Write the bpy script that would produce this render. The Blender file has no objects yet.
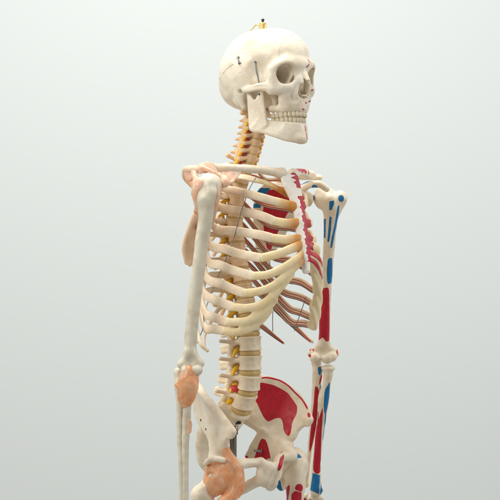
import bpy, math, random
import numpy as np
from mathutils import Vector, Matrix
from mathutils.bvhtree import BVHTree

random.seed(7)
rng = np.random.RandomState(3)
DEBUG = False
SC = bpy.context.scene
COL = SC.collection
TH = math.radians(51.0)            # how far the body is turned from the camera axis
CT, ST = math.cos(TH), math.sin(TH)
D = 2500.0                         # camera distance, mm
PX = 0.0007                        # tangent of one photograph pixel
Z0 = 1275.0                        # camera height, mm

# ------------------------------------------------------------------ frames
# body frame, millimetres: x = figure's left, y = backwards, z = up
def P(px, py, x=None, y=None):
    a = (px - 250.0) * PX
    if x is not None:
        yy = (CT * x - a * D - a * ST * x) / (ST + a * CT)
        xx = x
    else:
        yy = y
        xx = (a * D + a * CT * y + ST * y) / (CT - a * ST)
    Y = ST * xx + CT * yy
    return np.array([xx, yy, Z0 + (250.0 - py) * PX * (D + Y)])

def proj(p):
    p = np.asarray(p, float)
    X = CT * p[..., 0] - ST * p[..., 1]
    Y = ST * p[..., 0] + CT * p[..., 1]
    return np.stack([250 + X / (D + Y) / PX, 250 - (p[..., 2] - Z0) / (D + Y) / PX], -1)

def A(*v):
    return np.array(v, float)

def mir(p):
    p = np.array(p, float)
    p[..., 0] *= -1
    return p

def spline(pts, n=8, closed=False):
    """Catmull-Rom through the points; extra columns (radii) ride along."""
    p = np.array(pts, float)
    if closed:
        q = np.vstack([p[-1:], p, p[:2]])
    else:
        q = np.vstack([2 * p[:1] - p[1:2], p, 2 * p[-1:] - p[-2:-1]])
        if p.shape[1] > 3:
            q[0, 3:] = p[0, 3:]; q[-1, 3:] = p[-1, 3:]
    out = []
    for i in range(1, len(q) - 2):
        for k in range(n):
            t = k / n
            p0, p1, p2, p3 = q[i - 1], q[i], q[i + 1], q[i + 2]
            out.append(0.5 * ((2 * p1) + (-p0 + p2) * t + (2 * p0 - 5 * p1 + 4 * p2 - p3) * t * t
                              + (-p0 + 3 * p1 - 3 * p2 + p3) * t ** 3))
    if not closed:
        out.append(q[-2])
    return np.array(out)

def resample(p, n):
    p = np.asarray(p, float)
    s = np.concatenate([[0], np.cumsum(np.linalg.norm(np.diff(p[:, :3], axis=0), axis=1))])
    t = np.linspace(0, s[-1], n)
    return np.stack([np.interp(t, s, p[:, k]) for k in range(p.shape[1])], 1)

# ------------------------------------------------------------------ signed distance modelling
class Field:
    def __init__(self, lo, hi, res=1.3):
        self.lo = np.array(lo, float); self.res = res
        n = np.ceil((np.array(hi, float) - self.lo) / res).astype(int) + 1
        self.n = n
        self.ax = [(self.lo[k] + res * np.arange(n[k])).astype(np.float32) for k in range(3)]
        self.d = np.full(n, 30.0, np.float32)

    def win(self, lo, hi, pad):
        s = []
        for k in range(3):
            a = int(np.floor((lo[k] - pad - self.lo[k]) / self.res)); b = int(np.ceil((hi[k] + pad - self.lo[k]) / self.res)) + 1
            a = max(a, 0); b = min(b, self.n[k])
            if b <= a: return None
            s.append(slice(a, b))
        x = self.ax[0][s[0]][:, None, None]; y = self.ax[1][s[1]][None, :, None]; z = self.ax[2][s[2]][None, None, :]
        return tuple(s), x, y, z

    def put(self, s, v, k, sub):
        o = self.d[s]
        if sub:
            v = -v
            if k > 0:
                h = np.maximum(k - np.abs(o - v), 0) / k
                self.d[s] = np.maximum(o, v) + h * h * k * 0.25
            else:
                self.d[s] = np.maximum(o, v)
        else:
            if k > 0:
                h = np.maximum(k - np.abs(o - v), 0) / k
                self.d[s] = np.minimum(o, v) - h * h * k * 0.25
            else:
                self.d[s] = np.minimum(o, v)

    def ell(self, c, r, k=4.0, sub=False, rot=None, sym=False):
        c = np.array(c, float); r = np.array(r, float)
        if sym:
            self.ell(mir(c), r, k, sub, None if rot is None else (rot[0], -rot[1], -rot[2]))
        m = r.max() if rot is not None else r
        w = self.win(c - m, c + m, k + 4)
        if w is None: return
        s, x, y, z = w
        X, Y, Z = x - c[0], y - c[1], z - c[2]
        if rot is not None:
            R = np.array(Matrix.Rotation(rot[2], 3, 'Z') @ Matrix.Rotation(rot[1], 3, 'Y') @ Matrix.Rotation(rot[0], 3, 'X')).T
            X, Y, Z = (R[i][0] * X + R[i][1] * Y + R[i][2] * Z for i in range(3))
        k0 = np.sqrt((X / r[0]) ** 2 + (Y / r[1]) ** 2 + (Z / r[2]) ** 2)
        k1 = np.sqrt((X / r[0] ** 2) ** 2 + (Y / r[1] ** 2) ** 2 + (Z / r[2] ** 2) ** 2)
        v = np.where(k0 < 0.15, -r.min(), k0 * (k0 - 1) / np.maximum(k1, 1e-6))
        self.put(s, v.astype(np.float32), k, sub)

    def cap(self, a, b, ra, rb=None, k=4.0, sub=False, sym=False, pad=4):
        a = np.array(a, float); b = np.array(b, float)
        if rb is None: rb = ra
        if sym: self.cap(mir(a), mir(b), ra, rb, k, sub)
        m = max(ra, rb)
        w = self.win(np.minimum(a, b) - m, np.maximum(a, b) + m, k + pad)
        if w is None: return
        s, x, y, z = w
        ab = b - a; L = max(float(ab @ ab), 1e-9)
        t = np.clip(((x - a[0]) * ab[0] + (y - a[1]) * ab[1] + (z - a[2]) * ab[2]) / L, 0, 1)
        v = np.sqrt((x - a[0] - t * ab[0]) ** 2 + (y - a[1] - t * ab[1]) ** 2 + (z - a[2] - t * ab[2]) ** 2) - (ra + t * (rb - ra))
        self.put(s, v.astype(np.float32), k, sub)

    def tube(self, pts, r=None, k=4.0, n=5, sub=False, sym=False, closed=False):
        """pts: rows x,y,z[,r]"""
        p = np.array(pts, float)
        if p.shape[1] == 3:
            p = np.hstack([p, np.full((len(p), 1), r)])
        if sym: self.tube(np.hstack([mir(p[:, :3]), p[:, 3:]]), None, k, n, sub, False, closed)
        q = spline(p, n, closed)
        # a tube is one solid first (hard union of its own capsules), then blended in
        m = q[:, 3].max()
        w = self.win(q[:, :3].min(0) - m, q[:, :3].max(0) + m, k + 4)
        if w is None: return
        s = w[0]
        keep = self.d
        tmp = Field.__new__(Field); tmp.lo, tmp.res, tmp.n, tmp.ax = self.lo, self.res, self.n, self.ax
        tmp.d = np.full(self.n, 30.0, np.float32) if not hasattr(self, '_t') else self._t
        if hasattr(self, '_t'): tmp.d[s] = 30.0
        self._t = tmp.d
        rr = range(len(q) - 1 + (1 if closed else 0))
        for i in rr:
            j = (i + 1) % len(q)
            tmp.cap(q[i, :3], q[j, :3], q[i, 3], q[j, 3], 0.0, pad=k + 4)
        self.put(s, tmp.d[s].copy(), k, sub)
        tmp.d[s] = 30.0

    def sheet(self, rows, r=3.0, k=4.0, nu=34, nv=22, sym=False):
        """rows: list of point lists (x,y,z[,r]); a thick skin through them"""
        rows = [np.array(q, float) for q in rows]
        rows = [np.hstack([q, np.full((len(q), 1), r)]) if q.shape[1] == 3 else q for q in rows]
        if sym: self.sheet([np.hstack([mir(q[:, :3]), q[:, 3:]]) for q in rows], r, k, nu, nv)
        R = [resample(spline(q, 8), nu) for q in rows]
        cols = [resample(spline([q[i] for q in R], 8), nv) if len(R) > 2 else resample(np.array([q[i] for q in R]), nv) for i in range(nu)]
        g = np.array(cols).reshape(-1, 4)
        m = g[:, 3].max()
        w = self.win(g[:, :3].min(0) - m, g[:, :3].max(0) + m, k + 4)
        s = w[0]
        t = np.full(self.n, 30.0, np.float32); old = self.d; self.d = t
        for p in g:
            ww = self.win(p[:3] - p[3], p[:3] + p[3], k + 4)
            if ww is None: continue
            ss, x, y, z = ww
            v = np.sqrt((x - p[0]) ** 2 + (y - p[1]) ** 2 + (z - p[2]) ** 2) - p[3]
            t[ss] = np.minimum(t[ss], v.astype(np.float32))
        self.d = old
        self.put(s, t[s], k, False)

    def blur(self, n=1):
        for _ in range(n):
            for ax in range(3):
                d = np.clip(self.d, -12, 12)
                a = np.roll(d, 1, ax); b = np.roll(d, -1, ax)
                self.d = (0.25 * a + 0.5 * d + 0.25 * b).astype(np.float32)

    def rough(self, amp=0.3, f=0.33):
        x = self.ax[0][:, None, None]; y = self.ax[1][None, :, None]; z = self.ax[2][None, None, :]
        self.d += (amp * (np.sin(x * f + 1.3 * np.sin(y * f * .7)) * np.sin(y * f * 1.1 + np.sin(z * f * .8)) * np.sin(z * f * .9 + np.sin(x * f * .6)))).astype(np.float32)

    def mesh(self):
        d = self.d.copy()
        for ax in range(3):
            sl = [slice(None)] * 3
            for e in (0, -1):
                sl[ax] = e; d[tuple(sl)] = np.maximum(d[tuple(sl)], 0.5)
        ins = d < 0
        n = self.n
        cs = [(i, j, k) for i in (0, 1) for j in (0, 1) for k in (0, 1)]
        tot = np.zeros(n - 1, np.int8)
        for i, j, k in cs:
            tot += ins[i:n[0] - 1 + i, j:n[1] - 1 + j, k:n[2] - 1 + k]
        act = (tot > 0) & (tot < 8)
        idx = np.argwhere(act)
        num = np.full(n - 1, -1, np.int64); num[act] = np.arange(len(idx))
        acc = np.zeros((len(idx), 3)); cnt = np.zeros(len(idx))
        for c in cs:
            for ax in range(3):
                if c[ax] == 0:
                    e = list(c); e[ax] = 1
                    va = d[idx[:, 0] + c[0], idx[:, 1] + c[1], idx[:, 2] + c[2]]
                    vb = d[idx[:, 0] + e[0], idx[:, 1] + e[1], idx[:, 2] + e[2]]
                    m = (va < 0) != (vb < 0)
                    t = np.where(m, va / np.where(m, va - vb, 1), 0)
                    p = np.array(c, float)[None].repeat(len(idx), 0); p[:, ax] = t
                    acc[m] += p[m]; cnt[m] += 1
        V = self.lo + self.res * (idx + acc / cnt[:, None])
        Q = []
        for ax in range(3):
            sl0 = [slice(1, -1)] * 3; sl1 = [slice(1, -1)] * 3
            sl0[ax] = slice(0, -1); sl1[ax] = slice(1, None)
            a = ins[tuple(sl0)]; b = ins[tuple(sl1)]
            g = np.argwhere(a != b)
            if not len(g): continue
            flip = a[g[:, 0], g[:, 1], g[:, 2]]
            off = np.array([1, 1, 1]); off[ax] = 0
            g = g + off
            o1 = (ax + 1) % 3; o2 = (ax + 2) % 3
            def cell(da, db):
                h = g.copy(); h[:, o1] -= da; h[:, o2] -= db
                return num[h[:, 0], h[:, 1], h[:, 2]]
            q = np.stack([cell(1, 1), cell(0, 1), cell(0, 0), cell(1, 0)], 1)
            q[~flip] = q[~flip][:, ::-1]
            Q.append(q)
        return V, np.vstack(Q)

# ------------------------------------------------------------------ meshes and objects
def link(name, V, F, mat, parent=None, smooth=True, label=None):
    """V in millimetres of the parent frame"""
    me = bpy.data.meshes.new(name)
    V = np.asarray(V, float) * 0.001
    if isinstance(F, np.ndarray):
        me.vertices.add(len(V)); me.vertices.foreach_set('co', V.astype(np.float32).ravel())
        w = F.shape[1]
        me.loops.add(F.size); me.loops.foreach_set('vertex_index', F.astype(np.int32).ravel())
        me.polygons.add(len(F))
        me.polygons.foreach_set('loop_start', np.arange(0, F.size, w, dtype=np.int32))
        me.polygons.foreach_set('loop_total', np.full(len(F), w, np.int32))
    else:
        me.from_pydata([tuple(v) for v in V], [], F)
    me.update(calc_edges=True); me.validate()
    if smooth:
        me.polygons.foreach_set('use_smooth', np.ones(len(me.polygons), bool))
    for m in (mat if isinstance(mat, (list, tuple)) else [mat]):
        me.materials.append(m)
    o = bpy.data.objects.new(name, me); COL.objects.link(o)
    if parent is not None: o.parent = parent
    if label: o['label'] = label
    return o

def clone(o, parent, name=None, mirror=False):
    c = o.copy(); COL.objects.link(c); c.parent = parent
    return c

def sweep(pts, rh, rt, out=None, n=60, m=14, cap=True, taper=None):
    """flattened tube: rh half height, rt half thickness, out(p)->outward normal"""
    p = resample(spline(np.asarray(pts, float)[:, :3], 10), n)
    T = np.gradient(p, axis=0); T /= np.linalg.norm(T, axis=1)[:, None]
    if out is None:
        ref = A(0, 0, 1) if abs(T[0][2]) < .9 else A(1, 0, 0)
        U = np.zeros_like(p); u = ref
        for i in range(n):
            u = u - T[i] * (u @ T[i]); u /= np.linalg.norm(u); U[i] = u
        W = np.cross(T, U)
    else:
        W = np.array([out(q, i / (n - 1)) for i, q in enumerate(p)])
        W = W - T * np.sum(W * T, 1)[:, None]; W /= np.linalg.norm(W, axis=1)[:, None]
        U = np.cross(W, T)
    rh = np.interp(np.linspace(0, 1, n), np.linspace(0, 1, len(np.atleast_1d(rh))), np.atleast_1d(rh)) if np.ndim(rh) else np.full(n, rh)
    rt = np.interp(np.linspace(0, 1, n), np.linspace(0, 1, len(np.atleast_1d(rt))), np.atleast_1d(rt)) if np.ndim(rt) else np.full(n, rt)
    a = np.arange(m) * 2 * math.pi / m
    ca, sa = np.cos(a), np.sin(a)
    ca = np.sign(ca) * np.abs(ca) ** .8; sa = np.sign(sa) * np.abs(sa) ** .8
    V = p[:, None, :] + U[:, None, :] * (rh[:, None] * ca[None])[..., None] + W[:, None, :] * (rt[:, None] * sa[None])[..., None]
    V = V.reshape(-1, 3)
    F = []
    for i in range(n - 1):
        for j in range(m):
            b = (j + 1) % m
            F.append((i * m + j, (i + 1) * m + j, (i + 1) * m + b, i * m + b))
    if cap:
        # rounded ends
        for e, sgn in ((0, -1), (n - 1, 1)):
            base = e * m; ring = list(range(base, base + m))
            ext = T[e] * sgn
            r2 = []
            k = len(V)
            V = np.vstack([V, p[e] + (V[base:base + m] - p[e]) * .6 + ext * rt[e] * .55, (p[e] + ext * rt[e] * .75)[None]])
            for j in range(m):
                b = (j + 1) % m
                f = (base + j, base + b, k + b, k + j); g = (k + j, k + b, k + m)
                F.append(f if sgn < 0 else f[::-1]); F.append(g if sgn < 0 else g[::-1])
        F = [tuple(f)[::-1] for f in F]
    return V, [tuple(f) for f in F]

def tubemesh(pts, r, n=None, m=8):
    n = n or max(8, 4 * len(pts))
    return sweep(pts, r, r, None, n, m)

def join(parts):
    V = []; F = []; o = 0
    for v, f in parts:
        V.append(np.asarray(v)); F += [tuple(int(i) + o for i in q) for q in f]; o += len(v)
    return np.vstack(V), F

def lathe(prof, m=24):
    """prof rows (r, z) -> mesh about z"""
    V = []; F = []
    for r, z in prof:
        for j in range(m):
            a = 2 * math.pi * j / m; V.append((r * math.cos(a), r * math.sin(a), z))
    for i in range(len(prof) - 1):
        for j in range(m):
            b = (j + 1) % m
            F.append((i * m + j, i * m + b, (i + 1) * m + b, (i + 1) * m + j))
    k = len(V)
    V += [(0, 0, prof[0][1]), (0, 0, prof[-1][1])]
    for j in range(m):
        b = (j + 1) % m
        F.append((b, j, k)); F.append(((len(prof) - 1) * m + j, (len(prof) - 1) * m + b, k + 1))
    return np.array(V, float), F

def along(V, a, b):
    """lay a z-axis mesh from a towards b"""
    d = Vector(b) - Vector(a)
    R = np.array(d.to_track_quat('Z', 'Y').to_matrix())
    return np.asarray(V) @ R.T + np.asarray(a)

def setattr_f(o, name, vals):
    at = o.data.attributes.new(name, 'FLOAT', 'POINT')
    at.data.foreach_set('value', np.asarray(vals, np.float32))

def poly_sd(pt, poly):
    """signed distance of points (N,2) to a closed polygon, negative inside"""
    poly = np.asarray(poly, float)
    d = np.full(len(pt), 1e9); ins = np.zeros(len(pt), bool)
    for i in range(len(poly)):
        a, b = poly[i], poly[(i + 1) % len(poly)]
        e = b - a; w = pt - a
        t = np.clip((w @ e) / max(e @ e, 1e-9), 0, 1)
        d = np.minimum(d, np.hypot(*(w - t[:, None] * e).T))
        c = (a[1] > pt[:, 1]) != (b[1] > pt[:, 1])
        xc = a[0] + (pt[:, 1] - a[1]) / (b[1] - a[1] + 1e-12) * e[0]
        ins ^= c & (pt[:, 0] < xc)
    return np.where(ins, -d, d)

SX = A(CT, -ST, 0)                  # body-frame direction of a vertical plane the paint patches are drawn on
VN = A(-ST, -CT, 0)                 # that plane's normal
def paint(o, name, patches, x0, facing=-0.15):
    """Muscle patches drawn on a bone: each patch is a polygon on the vertical plane through
    the bone (x = x0), carried straight onto the surface. Stored as a signed distance."""
    me = o.data; n = len(me.vertices)
    V = np.empty(n * 3, np.float32); me.vertices.foreach_get('co', V); V = V.reshape(-1, 3) * 1000.0
    N = np.empty(n * 3, np.float32); me.vertices.foreach_get('normal', N); N = N.reshape(-1, 3)
    q = np.stack([V @ SX, V[:, 2]], 1)
    sd = np.full(n, 9.0)
    for pol in patches:
        w = np.array([P(a, b, x=x0) for a, b in pol])
        w2 = np.stack([w @ SX, w[:, 2]], 1)
        if len(w2) > 6: w2 = spline(w2.tolist(), 4, True)
        near = (np.abs(q - w2.mean(0)) < np.ptp(w2, axis=0) / 2 + 12).all(1)
        if near.any():
            sd[near] = np.minimum(sd[near], poly_sd(q[near], w2))
    f = N @ VN
    sd = np.where(f < facing, np.maximum(sd, 3.0), sd)
    setattr_f(o, name, sd)

def stroke(pts, w):
    """polygon of a brush stroke in the plane's pixels"""
    p = np.array(pts, float); t = np.gradient(p, axis=0); t /= np.linalg.norm(t, axis=1)[:, None]
    nrm = np.stack([-t[:, 1], t[:, 0]], 1)
    ww = np.interp(np.linspace(0, 1, len(p)), np.linspace(0, 1, len(np.atleast_1d(w))), np.atleast_1d(w))[:, None] / 2
    return np.vstack([p + nrm * ww, (p - nrm * ww)[::-1]]).tolist()

def oval(cx, cy, rx, ry, rot=0, n=14):
    a = np.arange(n) * 2 * math.pi / n
    x = rx * np.cos(a); y = ry * np.sin(a)
    c, s = math.cos(rot), math.sin(rot)
    return np.stack([cx + c * x - s * y, cy + s * x + c * y], 1).tolist()

# ------------------------------------------------------------------ materials
def nodes(name):
    m = bpy.data.materials.new(name); m.use_nodes = True
    nt = m.node_tree
    return m, nt, nt.nodes['Principled BSDF']

def N(nt, typ, **kw):
    n = nt.nodes.new(typ)
    for k, v in kw.items(): setattr(n, k, v)
    return n

def plastic(name, base, dark, rough=0.42, scale=60, bump=0.12, sss=0.0, paints=(), rad=(1, .5, .25), spec=.4, grime=True):
    m, nt, b = nodes(name)
    L = nt.links.new
    tc = N(nt, 'ShaderNodeTexCoord')
    n1 = N(nt, 'ShaderNodeTexNoise'); n1.inputs['Scale'].default_value = scale; n1.inputs['Detail'].default_value = 6
    L(tc.outputs['Object'], n1.inputs['Vector'])
    r = N(nt, 'ShaderNodeMapRange'); r.inputs[1].default_value = .42; r.inputs[2].default_value = .72
    L(n1.outputs['Fac'], r.inputs[0])
    mx = N(nt, 'ShaderNodeMix', data_type='RGBA')
    mx.inputs['A'].default_value = (*base, 1); mx.inputs['B'].default_value = (*dark, 1)
    L(r.outputs[0], mx.inputs['Factor'])
    col = mx.outputs['Result']
    if grime:   # ageing: tiny tan specks of the cast plastic
        n3 = N(nt, 'ShaderNodeTexNoise'); n3.inputs['Scale'].default_value = 420; n3.inputs['Detail'].default_value = 3
        L(tc.outputs['Object'], n3.inputs['Vector'])
        r3 = N(nt, 'ShaderNodeMapRange'); r3.inputs[1].default_value = .64; r3.inputs[2].default_value = .74; r3.inputs[4].default_value = .35
        L(n3.outputs['Fac'], r3.inputs[0])
        g = N(nt, 'ShaderNodeMix', data_type='RGBA'); g.inputs['B'].default_value = (dark[0] * .6, dark[1] * .5, dark[2] * .4, 1)
        L(r3.outputs[0], g.inputs['Factor']); L(col, g.inputs['A']); col = g.outputs['Result']
    for att, c, wob in paints:
        a = N(nt, 'ShaderNodeAttribute'); a.attribute_name = att
        nn = N(nt, 'ShaderNodeTexNoise'); nn.inputs['Scale'].default_value = 130; nn.inputs['Detail'].default_value = 6
        L(tc.outputs['Object'], nn.inputs['Vector'])
        ad = N(nt, 'ShaderNodeMath', operation='MULTIPLY_ADD'); ad.inputs[1].default_value = wob; L(nn.outputs['Fac'], ad.inputs[0])
        sb = N(nt, 'ShaderNodeMath', operation='ADD'); sb.inputs[1].default_value = -wob * .5
        L(a.outputs['Fac'], ad.inputs[2]); L(ad.outputs[0], sb.inputs[0])
        soft = 11 if att == 'amber' else .25
        mr = N(nt, 'ShaderNodeMapRange'); mr.inputs[1].default_value = soft; mr.inputs[2].default_value = -soft
        L(sb.outputs[0], mr.inputs[0])
        cm = N(nt, 'ShaderNodeMix', data_type='RGBA'); L(nn.outputs['Fac'], cm.inputs['Factor'])
        cm.inputs['A'].default_value = (*[v * .78 for v in c], 1); cm.inputs['B'].default_value = (*[min(1, v * 1.22) for v in c], 1)
        pm = N(nt, 'ShaderNodeMix', data_type='RGBA'); L(mr.outputs[0], pm.inputs['Factor']); L(col, pm.inputs['A']); L(cm.outputs['Result'], pm.inputs['B'])
        col = pm.outputs['Result']
    L(col, b.inputs['Base Color'])
    n2 = N(nt, 'ShaderNodeTexNoise'); n2.inputs['Scale'].default_value = 260; n2.inputs['Detail'].default_value = 8
    L(tc.outputs['Object'], n2.inputs['Vector'])
    bp = N(nt, 'ShaderNodeBump'); bp.inputs['Strength'].default_value = bump; bp.inputs['Distance'].default_value = .003
    L(n2.outputs['Fac'], bp.inputs['Height']); L(bp.outputs['Normal'], b.inputs['Normal'])
    rr = N(nt, 'ShaderNodeMapRange'); rr.inputs[3].default_value = rough - .08; rr.inputs[4].default_value = rough + .12
    L(n1.outputs['Fac'], rr.inputs[0]); L(rr.outputs[0], b.inputs['Roughness'])
    b.inputs['Specular IOR Level'].default_value = spec
    wn = N(nt, 'ShaderNodeTexNoise'); wn.inputs['Scale'].default_value = 14; wn.inputs['Detail'].default_value = 8; wn.inputs['Roughness'].default_value = .7
    L(tc.outputs['Object'], wn.inputs['Vector'])
    wr = N(nt, 'ShaderNodeMapRange'); wr.inputs[1].default_value = .4; wr.inputs[2].default_value = .65; wr.inputs[3].default_value = -.07; wr.inputs[4].default_value = .2
    L(wn.outputs['Fac'], wr.inputs[0])
    wa = N(nt, 'ShaderNodeMath', operation='ADD'); L(rr.outputs[0], wa.inputs[0]); L(wr.outputs[0], wa.inputs[1]); L(wa.outputs[0], b.inputs['Roughness'])
    if sss:
        b.inputs['Subsurface Weight'].default_value = sss
        b.inputs['Subsurface Scale'].default_value = .006
        b.inputs['Subsurface Radius'].default_value = rad
    return m

def simple(name, c, rough=.4, metal=0.0, scale=120, var=.15, bump=.05):
    m, nt, b = nodes(name); L = nt.links.new
    tc = N(nt, 'ShaderNodeTexCoord'); n1 = N(nt, 'ShaderNodeTexNoise'); n1.inputs['Scale'].default_value = scale
    L(tc.outputs['Object'], n1.inputs['Vector'])
    mx = N(nt, 'ShaderNodeMix', data_type='RGBA'); L(n1.outputs['Fac'], mx.inputs['Factor'])
    mx.inputs['A'].default_value = (*[v * (1 - var) for v in c], 1); mx.inputs['B'].default_value = (*[min(1, v * (1 + var)) for v in c], 1)
    L(mx.outputs['Result'], b.inputs['Base Color'])
    bp = N(nt, 'ShaderNodeBump'); bp.inputs['Strength'].default_value = bump; bp.inputs['Distance'].default_value = .001
    L(n1.outputs['Fac'], bp.inputs['Height']); L(bp.outputs['Normal'], b.inputs['Normal'])
    b.inputs['Roughness'].default_value = rough; b.inputs['Metallic'].default_value = metal
    return m

RED = (.52, .010, .030); BLUE = (.006, .17, .40); CRIM = (.42, .03, .09)
PAINTS = (('red', RED, .5), ('blue', BLUE, .5))
M_bone = plastic('bone_plastic', (.86, .765, .61), (.77, .635, .45), rough=.36, bump=.2, paints=PAINTS, sss=.22, rad=(1, .6, .35))
M_skull = plastic('skull_plastic', (.85, .775, .635), (.76, .64, .47), rough=.36, bump=.2, paints=(('red', CRIM, .5), ('line', (.17, .15, .13), .25)), sss=.2, scale=38, rad=(1, .6, .35))
M_grey = plastic('arm_plastic', (.69, .64, .515), (.60, .535, .40), rough=.36, bump=.1, sss=.15)
M_scap = plastic('scapula_shaded_plastic', (.86, .67, .48), (.77, .54, .35), sss=.2)  # right scapula: shade and orange bounce mixed into the plastic's colour
M_tooth = plastic('tooth_enamel', (.80, .72, .56), (.68, .57, .39), rough=.3, sss=.1)
M_lumb = plastic('lumbar_plastic', (.85, .735, .56), (.75, .60, .42), sss=.12)
M_vert = plastic('vertebra_plastic', (.85, .635, .40), (.73, .475, .26), sss=.12)
M_rib = plastic('rib_plastic', (.87, .735, .55), (.78, .60, .41), paints=PAINTS, sss=.12)
M_cart = plastic('cartilage_rubber', (.87, .74, .47), (.82, .65, .36), rough=.38, sss=.35, paints=(('amber', (.60, .26, .045), 2.0), ('red', RED, .5)), rad=(1, .55, .2))
M_cartL = plastic('cartilage_cream', (.86, .73, .47), (.80, .64, .36), rough=.38, sss=.25, paints=(('red', (.47, .012, .035), .8), ('blue', BLUE, .5)), rad=(1, .55, .2))
M_disc = plastic('disc_rubber', (.64, .46, .20), (.55, .36, .13), rough=.4, sss=.2, grime=False)
M_nerve = simple('nerve_rubber', (.92, .52, .02), .35)
M_herni = simple('disc_bulge_red', (.55, .02, .03), .35)
M_art = simple('artery_red', (.50, .055, .03), .4)
M_vein = simple('vein_slate', (.055, .12, .15), .4)
M_wire = simple('wire_steel', (.30, .31, .31), .35, .8)
M_steel = simple('stand_steel', (.30, .29, .28), .28, 1.0, 40, .25)
M_dark = simple('screw_dark', (.06, .06, .06), .35, .9)
M_brass = simple('brass', (.66, .50, .19), .5, .65, 90, .3)
M_hook = simple('hook_wire', (.65, .45, .16), .4, .6)

def ligament(name, c1, c2, trans=.25):
    m, nt, b = nodes(name); L = nt.links.new
    tc = N(nt, 'ShaderNodeTexCoord'); n1 = N(nt, 'ShaderNodeTexNoise'); n1.inputs['Scale'].default_value = 45; n1.inputs['Detail'].default_value = 7
    n1.inputs['Distortion'].default_value = .8
    L(tc.outputs['Object'], n1.inputs['Vector'])
    r = N(nt, 'ShaderNodeMapRange'); r.inputs[1].default_value = .35; r.inputs[2].default_value = .68; L(n1.outputs['Fac'], r.inputs[0])
    mx = N(nt, 'ShaderNodeMix', data_type='RGBA'); L(r.outputs[0], mx.inputs['Factor'])
    mx.inputs['A'].default_value = (*c1, 1); mx.inputs['B'].default_value = (*c2, 1)
    L(mx.outputs['Result'], b.inputs['Base Color'])
    b.inputs['Roughness'].default_value = .3
    b.inputs['Subsurface Weight'].default_value = .45; b.inputs['Subsurface Scale'].default_value = .008; b.inputs['Subsurface Radius'].default_value = (1, .45, .2)
    bp = N(nt, 'ShaderNodeBump'); bp.inputs['Strength'].default_value = .35; bp.inputs['Distance'].default_value = .004
    L(n1.outputs['Fac'], bp.inputs['Height']); L(bp.outputs['Normal'], b.inputs['Normal'])
    tr = N(nt, 'ShaderNodeBsdfTransparent'); tr.inputs['Color'].default_value = (1, .72, .5, 1)
    ms = N(nt, 'ShaderNodeMixShader'); ms.inputs[0].default_value = trans
    out = nt.nodes['Material Output']
    L(b.outputs[0], ms.inputs[1]); L(tr.outputs[0], ms.inputs[2]); L(ms.outputs[0], out.inputs['Surface'])
    return m
M_lig = ligament('ligament_orange', (.89, .40, .17), (.93, .66, .46), .42)
M_ligp = ligament('ligament_peach', (.90, .52, .32), (.92, .78, .66), .3)

# ------------------------------------------------------------------ the skeleton (root)
root = bpy.data.objects.new('anatomical_skeleton', None); COL.objects.link(root)
root.rotation_euler = (0, 0, TH)
root['label'] = 'life-size plastic anatomical skeleton, muscle areas painted red and blue on its far side, hanging arms'
root['category'] = 'skeleton model'


# ------------------------------------------------------------------ spine
SPINE = np.array([(108, 259), (119, 258.5), (135, 256.5), (150, 253), (160, 250), (172, 245), (190, 239), (205, 236), (225, 235), (245, 237), (268, 240),
                  (285, 243), (300, 245.5), (320, 248.5), (345, 250.5), (372, 250.5), (385, 249.5), (400, 245), (412, 240)], float)
def spine_at(py):
    return P(np.interp(py, SPINE[:, 0], SPINE[:, 1]), py, x=0)
VPY = dict(C1=113, C2=119.5, C3=127, C4=134.5, C5=142, C6=149.5, C7=157.5, T1=167, T2=177.5, T3=188.5, T4=200, T5=212, T6=224, T7=236.5,
           T8=249, T9=262, T10=276, T11=290.5, T12=306.5, L1=324.5, L2=343.5, L3=362.5, L4=382, L5=400.5)

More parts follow.
